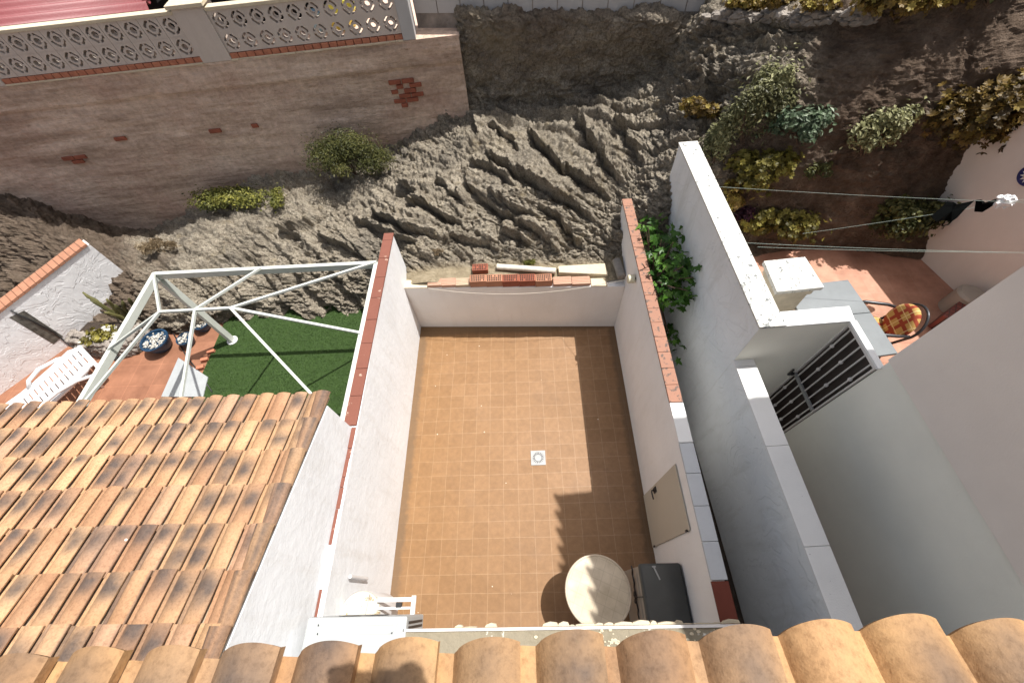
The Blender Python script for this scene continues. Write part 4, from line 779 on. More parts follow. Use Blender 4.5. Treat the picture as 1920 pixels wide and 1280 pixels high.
bush('succulent', 'yellow green succulent clump between the pale shrubs and the terrace', 'plant', on_rock(1418, 335, .14), (.44, .26, .38), 1500, .078, LF['sedum'], 9, seed=7, group=G_, rosette=True)
bush('succulent', 'wide olive yellow succulent clump at the terrace edge beside the white wall', 'plant', on_rock(1440, 442, .16), (.56, .30, .34), 2300, .078, LF['sedum'], 11, seed=8, group=G_, rosette=True)
bush('shrub', 'blue green shrub in the middle of the earth bank', 'shrub', on_rock(1505, 268, .15), (.40, .26, .34), 2200, .07, LF['bluegr'], 9, .55, 9, G_)
bush('shrub', 'pale green airy shrub right of the blue green one', 'shrub', on_rock(1630, 285, .15), (.44, .26, .42), 2900, .06, LF['pale'], 9, .5, 10, G_)
bush('succulent', 'large rust and yellow succulent mass against the right garden wall top', 'plant', on_rock(1800, 262, .22), (.66, .32, .52), 3600, .09, LF['rust'], 16, seed=11, group=G_, rosette=True)
bush('shrub', 'dark green low hedge at the foot of the right garden wall', 'shrub', on_rock(1668, 440, .18), (.58, .32, .42), 3400, .07, LF['green'], 12, .6, 12, G_)
bush('succulent', 'small orange succulent on the ledge left of the pale shrubs', 'plant', on_rock(1310, 218, .05), (.32, .18, .16), 520, .07, LF['rust'], 6, seed=13, group=G_, rosette=True)
bush('shrub', 'tiny olive shrub low in the centre of the earth bank', 'shrub', on_rock(1532, 333, .07), (.2, .13, .16), 700, .045, LF['green'], 5, .5, 14, G_)
bush('succulent', 'narrow orange succulent tucked behind the lichened coping', 'plant', on_rock(1366, 380, .08), (.18, .2, .24), 420, .07, LF['rust'], 4, seed=15, group=G_, rosette=True)
bush('shrub', 'dark purple leaved plant beside the lichened coping', 'shrub', on_rock(1392, 415, .1), (.18, .2, .24), 700, .05, LF['purple'], 5, .6, 16, G_)
H_ = 'plants along the top of the rock'
for i, (px, py, rx_, n_, lb) in enumerate(((1400, 14, .30, 200, 'orange succulent mat on the rubble ledge under the grey block wall'), (1455, 14, .26, 190, 'yellow orange succulent mat at the middle of the rubble ledge'), (1522, 18, .26, 170, 'orange succulent mat at the right end of the rubble ledge'))):
    bush('succulent', lb, 'plant', on_rock(px, py+10, .10), (rx_, .14, .08), n_*2, .065, LF['rust'], 8, seed=20+i, group=H_, rosette=True)
bush('bush', 'rust and green bush spilling over the top of the earth bank', 'bush', on_rock(1690, 28, .12), (.6, .25, .3), 1700, .07, LF['rust'], 12, seed=24, group=H_, rosette=True)
bush('bush', 'green bush with white and yellow flowers in the top right corner', 'bush', on_rock(1850, 14, .14), (.42, .18, .2), 1000, .06, LF['green'], 10, .6, 25, H_, flow=(MT['pebble'], 16, .028))
bush('bush', 'yellow flowering plant between the rust bush and the white flowered one', 'bush', on_rock(1765, 12, .12), (.2, .12, .14), 500, .05, LF['ivy'], 6, .6, 26, H_, flow=(MT['yell'], 14, .026))
bush('weed', 'small yellow green weed behind the cream pipe', 'weed', at(990, 492, 1.16), (.11, .07, .05), 240, .05, LF['ivy'], 4, .18, 27, stem=False)
bush('weed', 'dry brown weed on the rock behind the left end of the low wall', 'weed', on_rock(818, 478, .03), (.12, .08, .05), 200, .05, LF['dry'], 4, .15, 28, stem=False)
bush('dry_plant', 'dead agave like plant on the rock above the left pergola corner', 'plant', on_rock(305, 468, .08), (.42, .2, .12), 700, .11, LF['dry'], 8, .10, 29, stem=False)
bush('succulent', 'green and red succulents with white stones inside the rubble planter', 'plant', at(188, 625, .32), (.34, .20, .07), 200, .08, LF['sedum'], 8, seed=30, rosette=True, stem=False, flow=(MT['pebble'], 26, .04))
# fig
fg = thing('fig_tree', 'bright green fig tree growing in the narrow gap between two walls', 'tree', (2.8, 3.9, .6)); rr = random.Random(31); mb = MB(); mb.usec = True
def figleaf(c, n, s, v):
    n = n/np.linalg.norm(n); a = np.cross(n, np.array([rr.gauss(0, 1), rr.gauss(0, 1), .2])); a /= np.linalg.norm(a); b = np.cross(n, a); pts = []
    for th, r in ((-2.6, .35), (-2.1, .62), (-1.7, .36), (-1.15, .85), (-.75, .42), (-.25, .75), (0, 1.0), (.25, .75), (.75, .42), (1.15, .85), (1.7, .36), (2.1, .62), (2.6, .35)): pts.append(c+s*r*(math.cos(th)*a+math.sin(th)*b)+n*s*(.12-.18*r*r))
    mb.add([c-a*s*.2+n*s*.1]+pts, [(0, i, i+1) for i in range(1, 13)], col=(v, 0, 0, 1))
tips = [(1215, 425, 2.0), (1240, 450, 2.1), (1262, 455, 2.1), (1225, 480, 1.95), (1250, 500, 2.05), (1280, 500, 2.1), (1300, 520, 2.0), (1240, 530, 1.95), (1265, 540, 2.0), (1275, 560, 1.7), (1225, 445, 1.9), (1205, 495, 1.9), (1290, 545, 1.9), (1232, 560, 1.8), (1255, 475, 1.9), (1268, 520, 1.8), (1212, 435, 2.0), (1238, 505, 1.8), (1258, 640, .9), (1250, 620, .8)]
for px, py, z in tips:
    z = z-.28 if z > 1 else z; e = at(px, py, z); e[0] = max(e[0], 2.74)
    for k in range(19 if z > 1 else 10):
        p = e+np.array([rr.gauss(0, .085), rr.gauss(0, .10), rr.gauss(0, .10)]); p[0] = min(p[0], 3.04) if k % 7 else p[0]; p[0] = max(p[0], 2.56 if p[2] < 1.85 else 2.45)
        figleaf(p, np.array([rr.gauss(0, .5)-.1, rr.gauss(0, .5), 1.]), rr.uniform(.055, .10), min(1, max(0, .45+rr.gauss(0, .25))))
mb.build('crown', LF['fig'], fg)
mb = MB(); b0 = np.array([2.82, 3.9, .5]); mb.tube([b0, b0+(-.02, .05, .5), b0+(.0, .0, .9)], [.04, .03, .02], 8)
for px, py, z in tips: e = at(px, py, z); mb.tube([b0+(0, 0, .7), (b0+e)/2+(0, 0, .35), e], [.018, .012, .005], 6)
mb.build('trunk', MT['bark'], fg)

# ================================================================== RETAINING WALL WITH BREEZE BLOCK PARAPET
RA = np.array([-7.036, 7.033]); RB = np.array([.12, 7.70]); rd_ = (RB-RA)/np.linalg.norm(RB-RA); rn_ = np.array([-rd_[1], rd_[0]])
RW = lambda s, o, z: np.array([RA[0]+rd_[0]*s+rn_[0]*o, RA[1]+rd_[1]*s+rn_[1]*o, z])
Ltot = np.linalg.norm(RB-RA)
rt = thing('retaining_wall', 'tall rough brown rendered retaining wall with exposed brick patches', 'wall', (-3.5, 7.4, 0))
ns_, nz_ = 260, 90; ss = np.linspace(-5, Ltot, ns_); zz_ = np.linspace(-.6, 2.88, nz_)
SS, ZZ = np.meshgrid(ss, zz_, indexing='ij'); Pp = np.stack([SS, ZZ*0, ZZ], -1)
o_ = -.02*fbm(Pp*np.array([1.2, 1, 3.]), 4, 301)-.014*ridged(Pp*np.array([.45, 1, 3.1]), 3, 305)+.0
o_ += np.where(ZZ > 2.52, -.05, 0)+np.where(SS > Ltot-.35, -.02, 0)
V_ = np.stack([RA[0]+rd_[0]*SS+rn_[0]*o_, RA[1]+rd_[1]*SS+rn_[1]*o_, ZZ], -1).reshape(-1, 3); id_ = np.arange(ns_*nz_).reshape(ns_, nz_)
mb = MB(); mb.add(V_, np.stack([id_[:-1, :-1], id_[1:, :-1], id_[1:, 1:], id_[:-1, 1:]], -1).reshape(-1, 4).tolist())
mb.build('wall_face', MT['retain'], rt, smooth=True)
mb = MB(); mb.prism([RW(-5, .03, 0)[:2], RW(Ltot, .03, 0)[:2], RW(Ltot, .45, 0)[:2], RW(-5, .45, 0)[:2]], -.6, 2.87); mb.prism([RW(-5, -.055, 0)[:2], RW(Ltot+.01, -.055, 0)[:2], RW(Ltot+.01, .45, 0)[:2], RW(-5, .45, 0)[:2]], 2.872, 2.9); mb.build('wall_core', MT['retain'], rt)
rr = random.Random(9); k_ = 0
def bpatch(px, py, hw, hh):
    c = atp(px, py, RA, rd_); s0 = (c[:2]-RA)@rd_; mb = MB(); row = 0; z = c[2]-hh
    while z < c[2]+hh:
        q = s0-hw-.2+(row % 2)*.11
        while q < s0+hw:
            a_ = ((q+.1-s0)/hw)**2+((z+.035-c[2])/hh)**2
            if a_ < rr.uniform(.35, 1.25):
                L = .205*rr.choice((1, 1, .55)); o0 = -.036+rr.uniform(-.006, .006); mb.prism([RW(q, o0, 0)[:2], RW(q+L, o0+rr.uniform(-.004, .004), 0)[:2], RW(q+L, .0, 0)[:2], RW(q, .0, 0)[:2]], z, [z+.066*rr.uniform(.75, 1), z+.066, z+.066, z+.066])
            q += .222
        z += .078; row += 1
    if mb.f: mb.build('exposed_bricks', MT['brickr'], rt, bevel=.008)
bpatch(762, 178, .26, .27); bpatch(150, 296, .2, .09); bpatch(222, 258, .1, .05); bpatch(400, 243, .1, .05); bpatch(480, 234, .1, .04)

ps = thing('breeze_block_parapet', 'cream openwork breeze block parapet on top of the retaining wall', 'parapet', (-3.5, 7.45, 2.9))
Pt = .268
def motif(mb, s, z, S_, mi=0):
    """one pierced square block: frame plus a broken octagon ring and a small inner ring"""
    T0, T1 = -.03, .07
    def P3(a, b, o): q = RW(s+a, o, z+b); return q
    def slab(poly, o0=T0, o1=T1):
        n = len(poly); vs = [P3(a, b, o0) for a, b in poly]+[P3(a, b, o1) for a, b in poly]
        mb.add(vs, [tuple(range(n)), tuple(range(n, 2*n))[::-1]]+[((i+1) % n, i, n+i, n+(i+1) % n) for i in range(n)])
    h = S_/2; bsz = .1*S_
    R0, R1 = .39*S_, .5*S_
    # square frame with octagonal opening
    oc = [(.37*S_/math.cos(math.pi/8)*math.cos(math.pi/8+k*math.pi/4), .37*S_/math.cos(math.pi/8)*math.sin(math.pi/8+k*math.pi/4)) for k in range(8)]
    sq = [(h, .15*S_), (.15*S_, h), (-.15*S_, h), (-h, .15*S_), (-h, -.15*S_), (-.15*S_, -h), (.15*S_, -h), (h, -.15*S_)]
    cor = [(h, h), (-h, h), (-h, -h), (h, -h)]
    for k in range(8):
        a, b = oc[k], oc[(k+1) % 8]; c, d = sq[k], sq[(k+1) % 8]
        if k % 2 == 0: slab([a, c, cor[k//2], d, b])
        else: slab([a, c, d, b])
    # inner octagon ring + four bridges
    for k in range(8):
        a0 = math.pi/8+k*math.pi/4; a1 = a0+math.pi/4; ro, ri = .285*S_, .165*S_
        slab([(ro*math.cos(a0), ro*math.sin(a0)), (ro*math.cos(a1), ro*math.sin(a1)), (ri*math.cos(a1), ri*math.sin(a1)), (ri*math.cos(a0), ri*math.sin(a0))], T0+.008, T1-.008)
    for k in range(4):
        a0 = k*math.pi/2; c_, s_ = math.cos(a0), math.sin(a0); w2 = .045*S_
        slab([(.27*S_*c_-w2*s_, .27*S_*s_+w2*c_), (.27*S_*c_+w2*s_, .27*S_*s_-w2*c_), (.38*S_*c_+w2*s_, .38*S_*s_-w2*c_), (.38*S_*c_-w2*s_, .38*S_*s_+w2*c_)], T0+.004, T1-.004)
bays = [(-3.8, .30-.0, 12), (.0, 0, 0)]
def sof(px, py): return float((at(px, py, 2.9)[:2]-RA)@rd_)
sA, sP0, sP1, sE0 = sof(22, 152), sof(383, 118), sof(437, 111), sof(757, 72)
zb = 2.995
for nm, s0, s1 in (('left', sA, sP0), ('right', sP1, sE0)):
    n = int(round((s1-s0)/Pt)); S_ = (s1-s0)/n
    mb = MB(); 
    for i in range(n):
        for j in range(2): motif(mb, s0+(i+.5)*S_, zb+(j+.5)*Pt, Pt*.5+S_*.5)
    mb.build('pierced_blocks', MT['breeze'], ps)
    mb = MB(); mb.prism([RW(s0, -.05, 0)[:2], RW(s1, -.05, 0)[:2], RW(s1, .09, 0)[:2], RW(s0, .09, 0)[:2]], zb+2*Pt+.002, zb+2*Pt+.045); mb.build('capping', MT['mortar'], ps, bevel=.004)
    mb = MB(); q = s0+.005
    while q < s1-.05: mb.prism([RW(q, -.045, 0)[:2], RW(q+.115, -.045, 0)[:2], RW(q+.115, .06, 0)[:2], RW(q, .06, 0)[:2]], 2.905, 2.985+rr.uniform(-.003, .003)); q += .128
    mb.build('brick_course', MT['brickm'], ps, bevel=.004)
    mb = MB(); q = s0
    while q < s1-.05: L = rr.uniform(.1, .3); L = min(L, s1-q); d0 = rr.uniform(.058, .085); mb.prism([RW(q, -d0, 0)[:2], RW(q+L, -d0+rr.uniform(-.008, .008), 0)[:2], RW(q+L, -.048, 0)[:2], RW(q, -.048, 0)[:2]], 2.902, 2.918); q += L
    mb.build('mortar_bead', MT['mortar'], ps)
for s0, s1, h in ((sP0, sP1, .70), (sA-.45, sA, .70), (sE0, sE0+.20, .78)):
    mb = MB(); mb.prism([RW(s0+.002, -.06, 0)[:2], RW(s1-.002, -.06, 0)[:2], RW(s1-.002, .3, 0)[:2], RW(s0+.002, .3, 0)[:2]], 2.902, 2.9+h); pp_ = mb.build('pillar', MT['cinder'] if s0 > 5 else MT['breeze'], ps, bevel=.008)
    mb = MB(); mb.prism([RW(s0-.04, -.10, 0)[:2], RW(s1+.04, -.10, 0)[:2], RW(s1+.04, .34, 0)[:2], RW(s0-.04, .34, 0)[:2]], 2.902+h, 2.9+h+.05); mb.build('pillar_cap', MT['mortar'], pp_, bevel=.005)
# parapet continues left beyond the first pillar
mb = MB(); n = 12
for i in range(n):
    for j in range(2): motif(mb, sA-.45-(i+.5)*Pt, zb+(j+.5)*Pt, Pt)
mb.build('pierced_blocks', MT['breeze'], ps)
# upper terrace
mb = MB(); mb.prism([RW(-6, .451, 0)[:2], RW(Ltot+.02, .451, 0)[:2], RW(Ltot+.02, 6, 0)[:2], RW(-6, 6, 0)[:2]], 2.7, 2.896); tag(mb.build('upper_terrace', MT['pinkfl']), kind='structure')
rf = thing('shed', 'shed with dark red corrugated metal roof behind the breeze block parapet', 'shed', (-5.5, 8.6, 2.9)); mb = MB(); ca_, cb_ = 0, 0
R0 = RW(-2.0, .15, 3.72); 
nn = 150
for i in range(nn):
    pass
vs_, fs_ = [], []; nY = 130
for j in range(nY+1):
    o = .16+2.2*j/nY; z = 3.50+.10*o+.075*abs(math.sin(o*math.pi/.235))**3
    sr = sP0-.42-.18*o; vs_ += [RW(-2.2, o, z), RW(sr, o, z), RW(-2.2, o, z-.01), RW(sr, o, z-.01)]
for j in range(nY): a = j*4; b = a+4; fs_ += [(a, a+1, b+1, b), (a+3, a+2, b+2, b+3), (a+1, a+3, b+3, b+1)]
mb.add(vs_, fs_); mb.build('corrugated_roof', MT['redmetal'], rf, smooth=True)
mb = MB(); mb.prism([RW(-2.0, .7, 0)[:2], RW(sP0-.7, .7, 0)[:2], RW(sP0-.7, 2.2, 0)[:2], RW(-2.0, 2.2, 0)[:2]], 2.9, 3.5); mb.build('wall', MT['dark'], rf)  # wall coloured near black to stand for the shade under the roof
uh = thing('house', 'upper building coloured near black as shade behind the parapet at the top edge', 'house', RW(4, 2.6, 2.9))
mb = MB(); mb.prism([RW(sP0-.6, 1.15, 0)[:2], RW(sP1+1.9, 1.15, 0)[:2], RW(sP1+1.9, 4, 0)[:2], RW(sP0-.6, 4, 0)[:2]], 2.9, 3.3); mb.build('wall', MT['dark'], uh)  # shade painted in: walls and flat roof are near black
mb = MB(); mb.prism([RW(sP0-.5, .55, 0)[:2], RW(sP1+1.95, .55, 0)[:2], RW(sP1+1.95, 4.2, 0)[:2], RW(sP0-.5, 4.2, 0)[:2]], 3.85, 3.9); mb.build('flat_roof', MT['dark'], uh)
mb = MB(); c = RW(sP1+1.66, .75, 2.9); mb.lathe(c, [(.2, 0), (.28, .24), (.30, .25), (.27, .25), (.19, .02), (0, .02)], 24); tag(mb.build('plastic_tub', MT['yell'], smooth=True, auto=40), 'yellow plastic tub seen through the parapet holes', 'tub')
mb = MB(); c = RW(sP1+1.25, .7, 2.9); mb.lathe(c, [(.10, 0), (.13, .24), (.14, .25), (.12, .25), (.09, .02), (0, .02)], 20); tag(mb.build('plastic_bucket', MT['cyan'], smooth=True, auto=40), 'pale blue bucket seen through the parapet holes', 'bucket')

# grey block wall along the top
CA = at(822, 25, 3.1)[:2]; CB = at(1310, 22, 3.1)[:2]; cdx = (CB-CA)/np.linalg.norm(CB-CA); cn_ = np.array([-cdx[1], cdx[0]])
cw = thing('block_wall', 'grey concrete block wall along the top of the rock', 'wall', (2.5, 7.9, 3)); mb = MB(); rr = random.Random(4)
for row in range(4):
    for i in range(-1, 18):
        s = i*.372+(row % 2)*.186; 
        q = [CA+cdx*(s+.004)+cn_*.0, CA+cdx*(s+.360)+cn_*.0, CA+cdx*(s+.360)+cn_*.15, CA+cdx*(s+.004)+cn_*.15]
        o1 = rr.uniform(-.003, .003); q = [x+cn_*o1 for x in q]; mb.prism(q, 3.095+row*.2+.004, 3.095+row*.2+.196)
mb.build('blocks', MT['cinder'], cw, bevel=.004)
mb = MB(); q = [CA+cdx*-.38+cn_*.006, CA+cdx*6.9+cn_*.006, CA+cdx*6.9+cn_*.14, CA+cdx*-.38+cn_*.14]; mb.prism(q, 2.6, 3.89); mb.build('mortar', MT['stone'], cw)
# rubble ledge stones under it on the right
mb = MB(); rr = random.Random(14)
for k in range(150):
    px = 1330+k*2.1; p = rock_at(px, 33+4*math.sin(k*.9)); 
    for q in range(2): mb.ico(p+np.array([rr.uniform(-.04, .04), rr.uniform(-.02, .08), rr.uniform(-.06, .03)]), rr.uniform(.025, .06), 1, .8, sc=(1.3, .9, .8))
tag(mb.build('rubble_edging', MT['stone']), 'row of pale rubble stones edging the top of the rock under the orange succulents', 'stones', kind='stuff')

# ================================================================== RIGHT PROPERTY WALLS
A0 = np.array([3.107, 2.165]); dA = np.array([-.030, 1.]); dA /= np.linalg.norm(dA); nA = np.array([dA[1], -dA[0]])
WP = lambda s, o: A0+dA*s+nA*o
mb = MB(); mb.add([(2.56, -3, .40), (3.2, -3, .40), (3.12, 4.0, .40), (2.56, 4.0, .40)], [(0, 1, 2, 3)]); tag(mb.build('gap_ground', MT['soil']), kind='structure')
wa = thing('boundary_wall', 'white trowel textured boundary wall with smooth white marble coping, lower stretch', 'wall', (3.2, 0, .3))
mb = MB(); mb.prism([WP(-5, .0), WP(-.001, 0), WP(-.001, .18), WP(-5, .18)], 0, 1.975); mb.build('wall_body', MT['trowel'], wa, bevel=.004)
mb = MB(); s = -5.
while s < -.05: s2 = min(s+.82, -.003); mb.prism([WP(s+.002, -.008), WP(s2-.002, -.008), WP(s2-.002, .195), WP(s+.002, .195)], 1.976, 2.0); s = s2
mb.build('coping', MT['cleancope'], wa, bevel=.003)
wb = thing('boundary_wall', 'taller white trowel textured boundary wall with lichen speckled coping, far stretch', 'wall', (3.1, 3.6, .3))
mb = MB(); mb.prism([WP(0, 0), WP(2.8, 0), WP(2.8, .2), WP(0, .2)], 0, 2.575); mb.prism([WP(.0, .202), WP(.0, .83), WP(.15, .83), WP(.15, .202)], 0, 2.575); mb.build('wall_body', MT['trowel'], wb, bevel=.004)
mb = MB(); mb.prism([WP(-.004, -.012), WP(2.81, -.012), WP(2.81, .225), WP(-.004, .225)], 2.576, 2.6); mb.build('speckled_coping', MT['lichen'], wb, bevel=.003)
mb = MB(); mb.prism([WP(-.010, .227), WP(.0, .835), WP(.16, .86), WP(.15, .227)], 2.576, 2.598); mb.build('white_coping', MT['cleancope'], wb, bevel=.003)
mb = MB(); mb.prism([WP(-.004, .0), WP(-.0025, .0), WP(-.0025, .83), WP(-.004, .83)], 0, 2.57); mb.build('porch_face', MT['green'], wb)
# gate
gt = thing('barred_gate', 'white barred gate with knobbed bars in front of a dark doorway', 'gate', (3.93, 2.0, .4)); g0 = np.array([3.938, 1.725]); g1 = np.array([3.922, 2.20]); gd = (g1-g0)/np.linalg.norm(g1-g0); gn = np.array([gd[1], -gd[0]])
GPt = lambda s, o, z: np.array([g0[0]+gd[0]*s+gn[0]*o, g0[1]+gd[1]*s+gn[1]*o, z]); Lg = np.linalg.norm(g1-g0); zt, zbm = 2.555, .42
mb = MB()
mb.bar(GPt(.0, 0, zt), GPt(Lg, 0, zt), .03, .04); mb.bar(GPt(.008, 0, zbm), GPt(.008, 0, zt), .012, .03); mb.bar(GPt(Lg-.012, 0, zbm), GPt(Lg-.012, 0, zt), .02, .03); mb.bar(GPt(0, 0, zbm), GPt(Lg, 0, zbm), .05, .05); mb.build('frame', MT['gatem'], gt, bevel=.003)
for k in range(5):
    s = .055+k*(Lg-.12)/4; mb = MB(); mb.bar(GPt(s, -.005, zbm), GPt(s, -.005, zt), .010, .012); 
    for z in ((1.05, 1.95) if k % 2 else (1.35, 2.25)): mb.ico(GPt(s, -.005, z), .021, 1)
    mb.build('bar', MT['gatem'], gt)
mb = MB(); mb.bar(GPt(.02, -.012, 1.62), GPt(Lg, -.012, 1.62), .022, .035); mb.build('lock_rail', MT['steel'], gt); mb = MB(); mb.bar(GPt(Lg-.03, -.03, 1.62), GPt(Lg-.03, -.08, 1.62), .03, .02); mb.bar(GPt(Lg-.03, -.08, 1.60), GPt(Lg-.03, -.08, 1.72), .016, .016); mb.build('handle', MT['black'], gt)
mb = MB(); mb.prism([GPt(0, .03, 0)[:2], GPt(Lg, .03, 0)[:2], GPt(Lg, .05, 0)[:2], GPt(0, .05, 0)[:2]], .3, 2.53); mb.build('dark_panel', simple('dark brown door', (.022, .012, .009, 1), .6, bd=0), gt)
mb = MB(); mb.prism([GPt(-.02, -.028, 0)[:2], GPt(Lg-.01, -.028, 0)[:2], GPt(Lg-.01, .03, 0)[:2], GPt(-.02, .03, 0)[:2]], 2.577, 2.6); mb.build('lintel', MT['cleancope'], gt, bevel=.002)
mb = MB(); mb.add([(3.3, -3, .42), (4.1, -3, .42), (4.1, 2.2, .42), (3.2, 2.2, .42)], [(0, 1, 2, 3)]); tag(mb.build('passage_floor', MT['terr']), kind='structure')
# terrace of the right garden
mb = MB(); mb.prism([(3.99, 1.7), (8.2, 1.7), (8.2, 4.9), (3.2, 4.9), (3.2, 2.33), (3.99, 2.33)], .5, 1.0); tag(mb.build('garden_terrace', MT['terr']), kind='structure')

# tall building
tb0 = np.array([3.94, 1.715]); tb1 = np.array([3.98, .236]); td = (tb1-tb0)/np.linalg.norm(tb1-tb0); tn = np.array([-td[1], td[0]])
TP = lambda s, o: tb0+td*s+tn*o
tbd = thing('house', 'tall neighbouring house with grey green lower wall and beige upper wall', 'house', (6, -2, .4))
mb = MB(); mb.prism([TP(0, 0), TP(9, 0), TP(9, 5), TP(0, 5)], 0, 2.70); mb.build('lower_wall', MT['green'], tbd)
mb = MB(); mb.prism([TP(-.012, -.012), TP(9, -.012), TP(9, 5), TP(-.012, 5)], 2.704, 6.55); mb.build('upper_wall', MT['beige'], tbd)
mb = MB(); mb.prism([(3.84, 2.47), (3.97, -6), (9.3, -6), (9.3, 2.55)], [6.45, 7.5, 7.5, 6.45], [6.5, 7.56, 7.56, 6.5]); mb.build('roof_deck', MT['brickc'], tbd)
mb = MB(); mb.usec = True; rr = random.Random(6)
for k in range(42):
    y0 = 2.50-k*.2; y1 = y0-.26; xo = 3.84+(2.5-y0)*.050; z0 = 6.50+(2.5-y0)*.125
    vs_ = []
    for yy, zz, r_ in ((y0, z0+.02, .135), (y0-.04, z0+.02, .13), (y1, z0+.03, .035)):
        for i in range(13): a = math.pi*(-.15+1.3*i/12); vs_.append((xo+.03+r_*math.cos(a), yy, zz+r_*.8*math.sin(a)))
    mb.add(vs_, [(r*13+i, r*13+i+1, (r+1)*13+i+1, (r+1)*13+i) for r in range(2) for i in range(12)], col=(rr.random(), rr.random(), .3, 1))
mb.build('verge_tiles', MT['tile'], tbd, smooth=True)
mb = MB(); mb.usec = True
for k in range(26):
    x = 3.95+k*.17; vs_ = []
    for yy, zz, r_ in ((2.50+.012*k, 6.50, .09), (2.0, 6.57, .075)):
        for i in range(9): a = math.pi*i/8; vs_.append((x+r_*math.cos(a), yy, zz+r_*.7*math.sin(a)))
    mb.add(vs_, [(i, i+1, 10+i, 9+i) for i in range(8)], col=(rr.random(), rr.random(), .2, 1))
mb.build('eave_tiles', MT['tile'], tbd, smooth=True)

# far garden wall on the right
E0 = np.array([6.759, 4.306]); dE = np.array([.225, -.974]); nE = np.array([.974, .225]); EP = lambda s, o: E0+dE*s+nE*o
ew = thing('garden_wall', 'beige rendered garden wall along the right side of the terrace', 'wall', (7, 3, 1)); mb = MB()
mb.prism([EP(-2.2, 0), EP(-.6, 0), EP(1.3, 0), EP(3.2, 0), EP(3.2, .18), EP(1.3, .18), EP(-.6, .18), EP(-2.2, .18)], .5, [2.92, 2.94, 3.5, 3.7, 3.7, 3.5, 2.94, 2.92]); mb.build('wall_body', MT['gwall'], ew, bevel=.004)
pts = [atp(x, y, E0, dE)-np.array([nE[0], nE[1], 0])*.012 for x, y in ((1729, 410), (1738, 375), (1755, 345), (1775, 318), (1791, 300))]; mb = MB(); mb.tube(pts, .008, 6); tag(mb.build('wall_cable', MT['hose'], smooth=True), 'thin dark cable running up the beige garden wall edge', 'cable')
# ceramic plate on the wall (three quarters of it lies outside the frame edge)
c = atp(1935, 329, E0, dE); pl_ = thing('wall_plate', 'round cobalt blue ceramic plate with a yellow star hanging on the beige wall', 'plate', c)
ux = np.array([dE[0], dE[1], 0]); uz = np.array([0, 0, 1.]); un = -np.array([nE[0], nE[1], 0])
def disc(r0, off, rin=0, n=36, star=0): return [c+un*off+ux*(rr_*math.cos(t))+uz*(rr_*math.sin(t)) for t, rr_ in [(2*math.pi*k/n, r0*(1 if not star else (1 if k % 2 == 0 else .62))) for k in range(n)]]
mb = MB(); mb.add(disc(.118, .005)+disc(.118, .025), [tuple(range(36, 72))]+[(k, (k+1) % 36, 36+(k+1) % 36, 36+k) for k in range(36)]); mb.build('dish', MT['navy'], pl_)
mb = MB(); mb.add(disc(.09, .027, n=24, star=1), [tuple(range(24))]); mb.build('star_petals', MT['plasw'], pl_)
mb = MB(); mb.add(disc(.055, .029, n=24), [tuple(range(24))]); mb.build('centre', MT['sunny'], pl_)

# clothes lines and washing
for i, (a, b_, z0, z1, lb) in enumerate((((1345, 350), (1990, 382), 2.45, 2.6, 'farthest pale clothes line crossing the garden above the succulents'), ((1505, 438), (1990, 362), 1.9, 2.6, 'slanting clothes line holding the black washing'), ((1395, 455), (1990, 475), 2.55, 2.6, 'nearest pale clothes line above the terrace edge'), ((1420, 463), (1990, 474), 2.30, 2.35, 'lowest thin clothes line over the terrace'))):
    p0 = at(*a, z0); p1 = at(*b_, z1); mb = MB(); mb.tube([p0*(1-t)+p1*t+np.array([0, 0, -.02*4*t*(1-t)]) for t in np.linspace(0, 1, 10)], .0020, 5); tag(mb.build('clothes_line', MT['wire']), lb, 'clothes line', 'clothes lines over the right garden')
def cloth(name, poly, z, mat, label, cat, dz=None):
    P = [at(x, y, z if dz is None else z+dz[i]) for i, (x, y) in enumerate(poly)]; n = len(P); mb = MB(); nrm = np.array([-.35, -.7, .6])*.006
    cen = sum(P)/n; V = P+[cen+nrm*3]; mb.add(V+[v-nrm for v in V], [(i, (i+1) % n, n) for i in range(n)]+[(n+1+(i+1) % n, n+1+i, 2*n+1) for i in range(n)]+[((i+1) % n, i, n+1+i, n+1+(i+1) % n) for i in range(n)])
    return tag(mb.build(name, mat), label, cat)
cl_ = cloth('swimsuit', [(1746, 405), (1762, 392), (1776, 378), (1788, 379), (1795, 383), (1828, 376), (1810, 392), (1795, 408), (1784, 416), (1770, 413), (1755, 416)], 2.5, MT['cloth'], 'black swimsuit hanging on the slanting clothes line', 'swimsuit', [-.1, -.05, 0, 0, 0, 0, -.05, -.12, -.16, -.16, -.14])
mb = MB(); a = at(1750, 414, 2.36); mb.tube([a, at(1744, 421, 2.3), at(1738, 425, 2.28), at(1747, 420, 2.3), at(1755, 415, 2.35)], .006, 5); mb.tube([at(1772, 414, 2.35), at(1766, 424, 2.3), at(1778, 421, 2.3), at(1784, 415, 2.35)], .006, 5); mb.build('strap', MT['cloth'], cl_)
cloth('swim_top', [(1830, 375), (1840, 374), (1842, 382), (1875, 370), (1880, 373), (1855, 390), (1842, 398), (1827, 397)], 2.5, MT['cloth'], 'black folded bikini piece hanging beside the white cloth', 'swimwear', [0, 0, 0, 0, 0, -.08, -.12, -.12])
mb = MB(); c = at(1884, 379, 2.52); rr = random.Random(2); mb.ico(c, .07, 3, .5, sc=(1.15, .8, 1.1)); mb.ico(at(1875, 369, 2.56), .025, 2, .5, sc=(1.5, .8, .8)); tag(mb.build('white_cloth', MT['wcloth']), 'crumpled white cloth pegged on the clothes line', 'cloth')

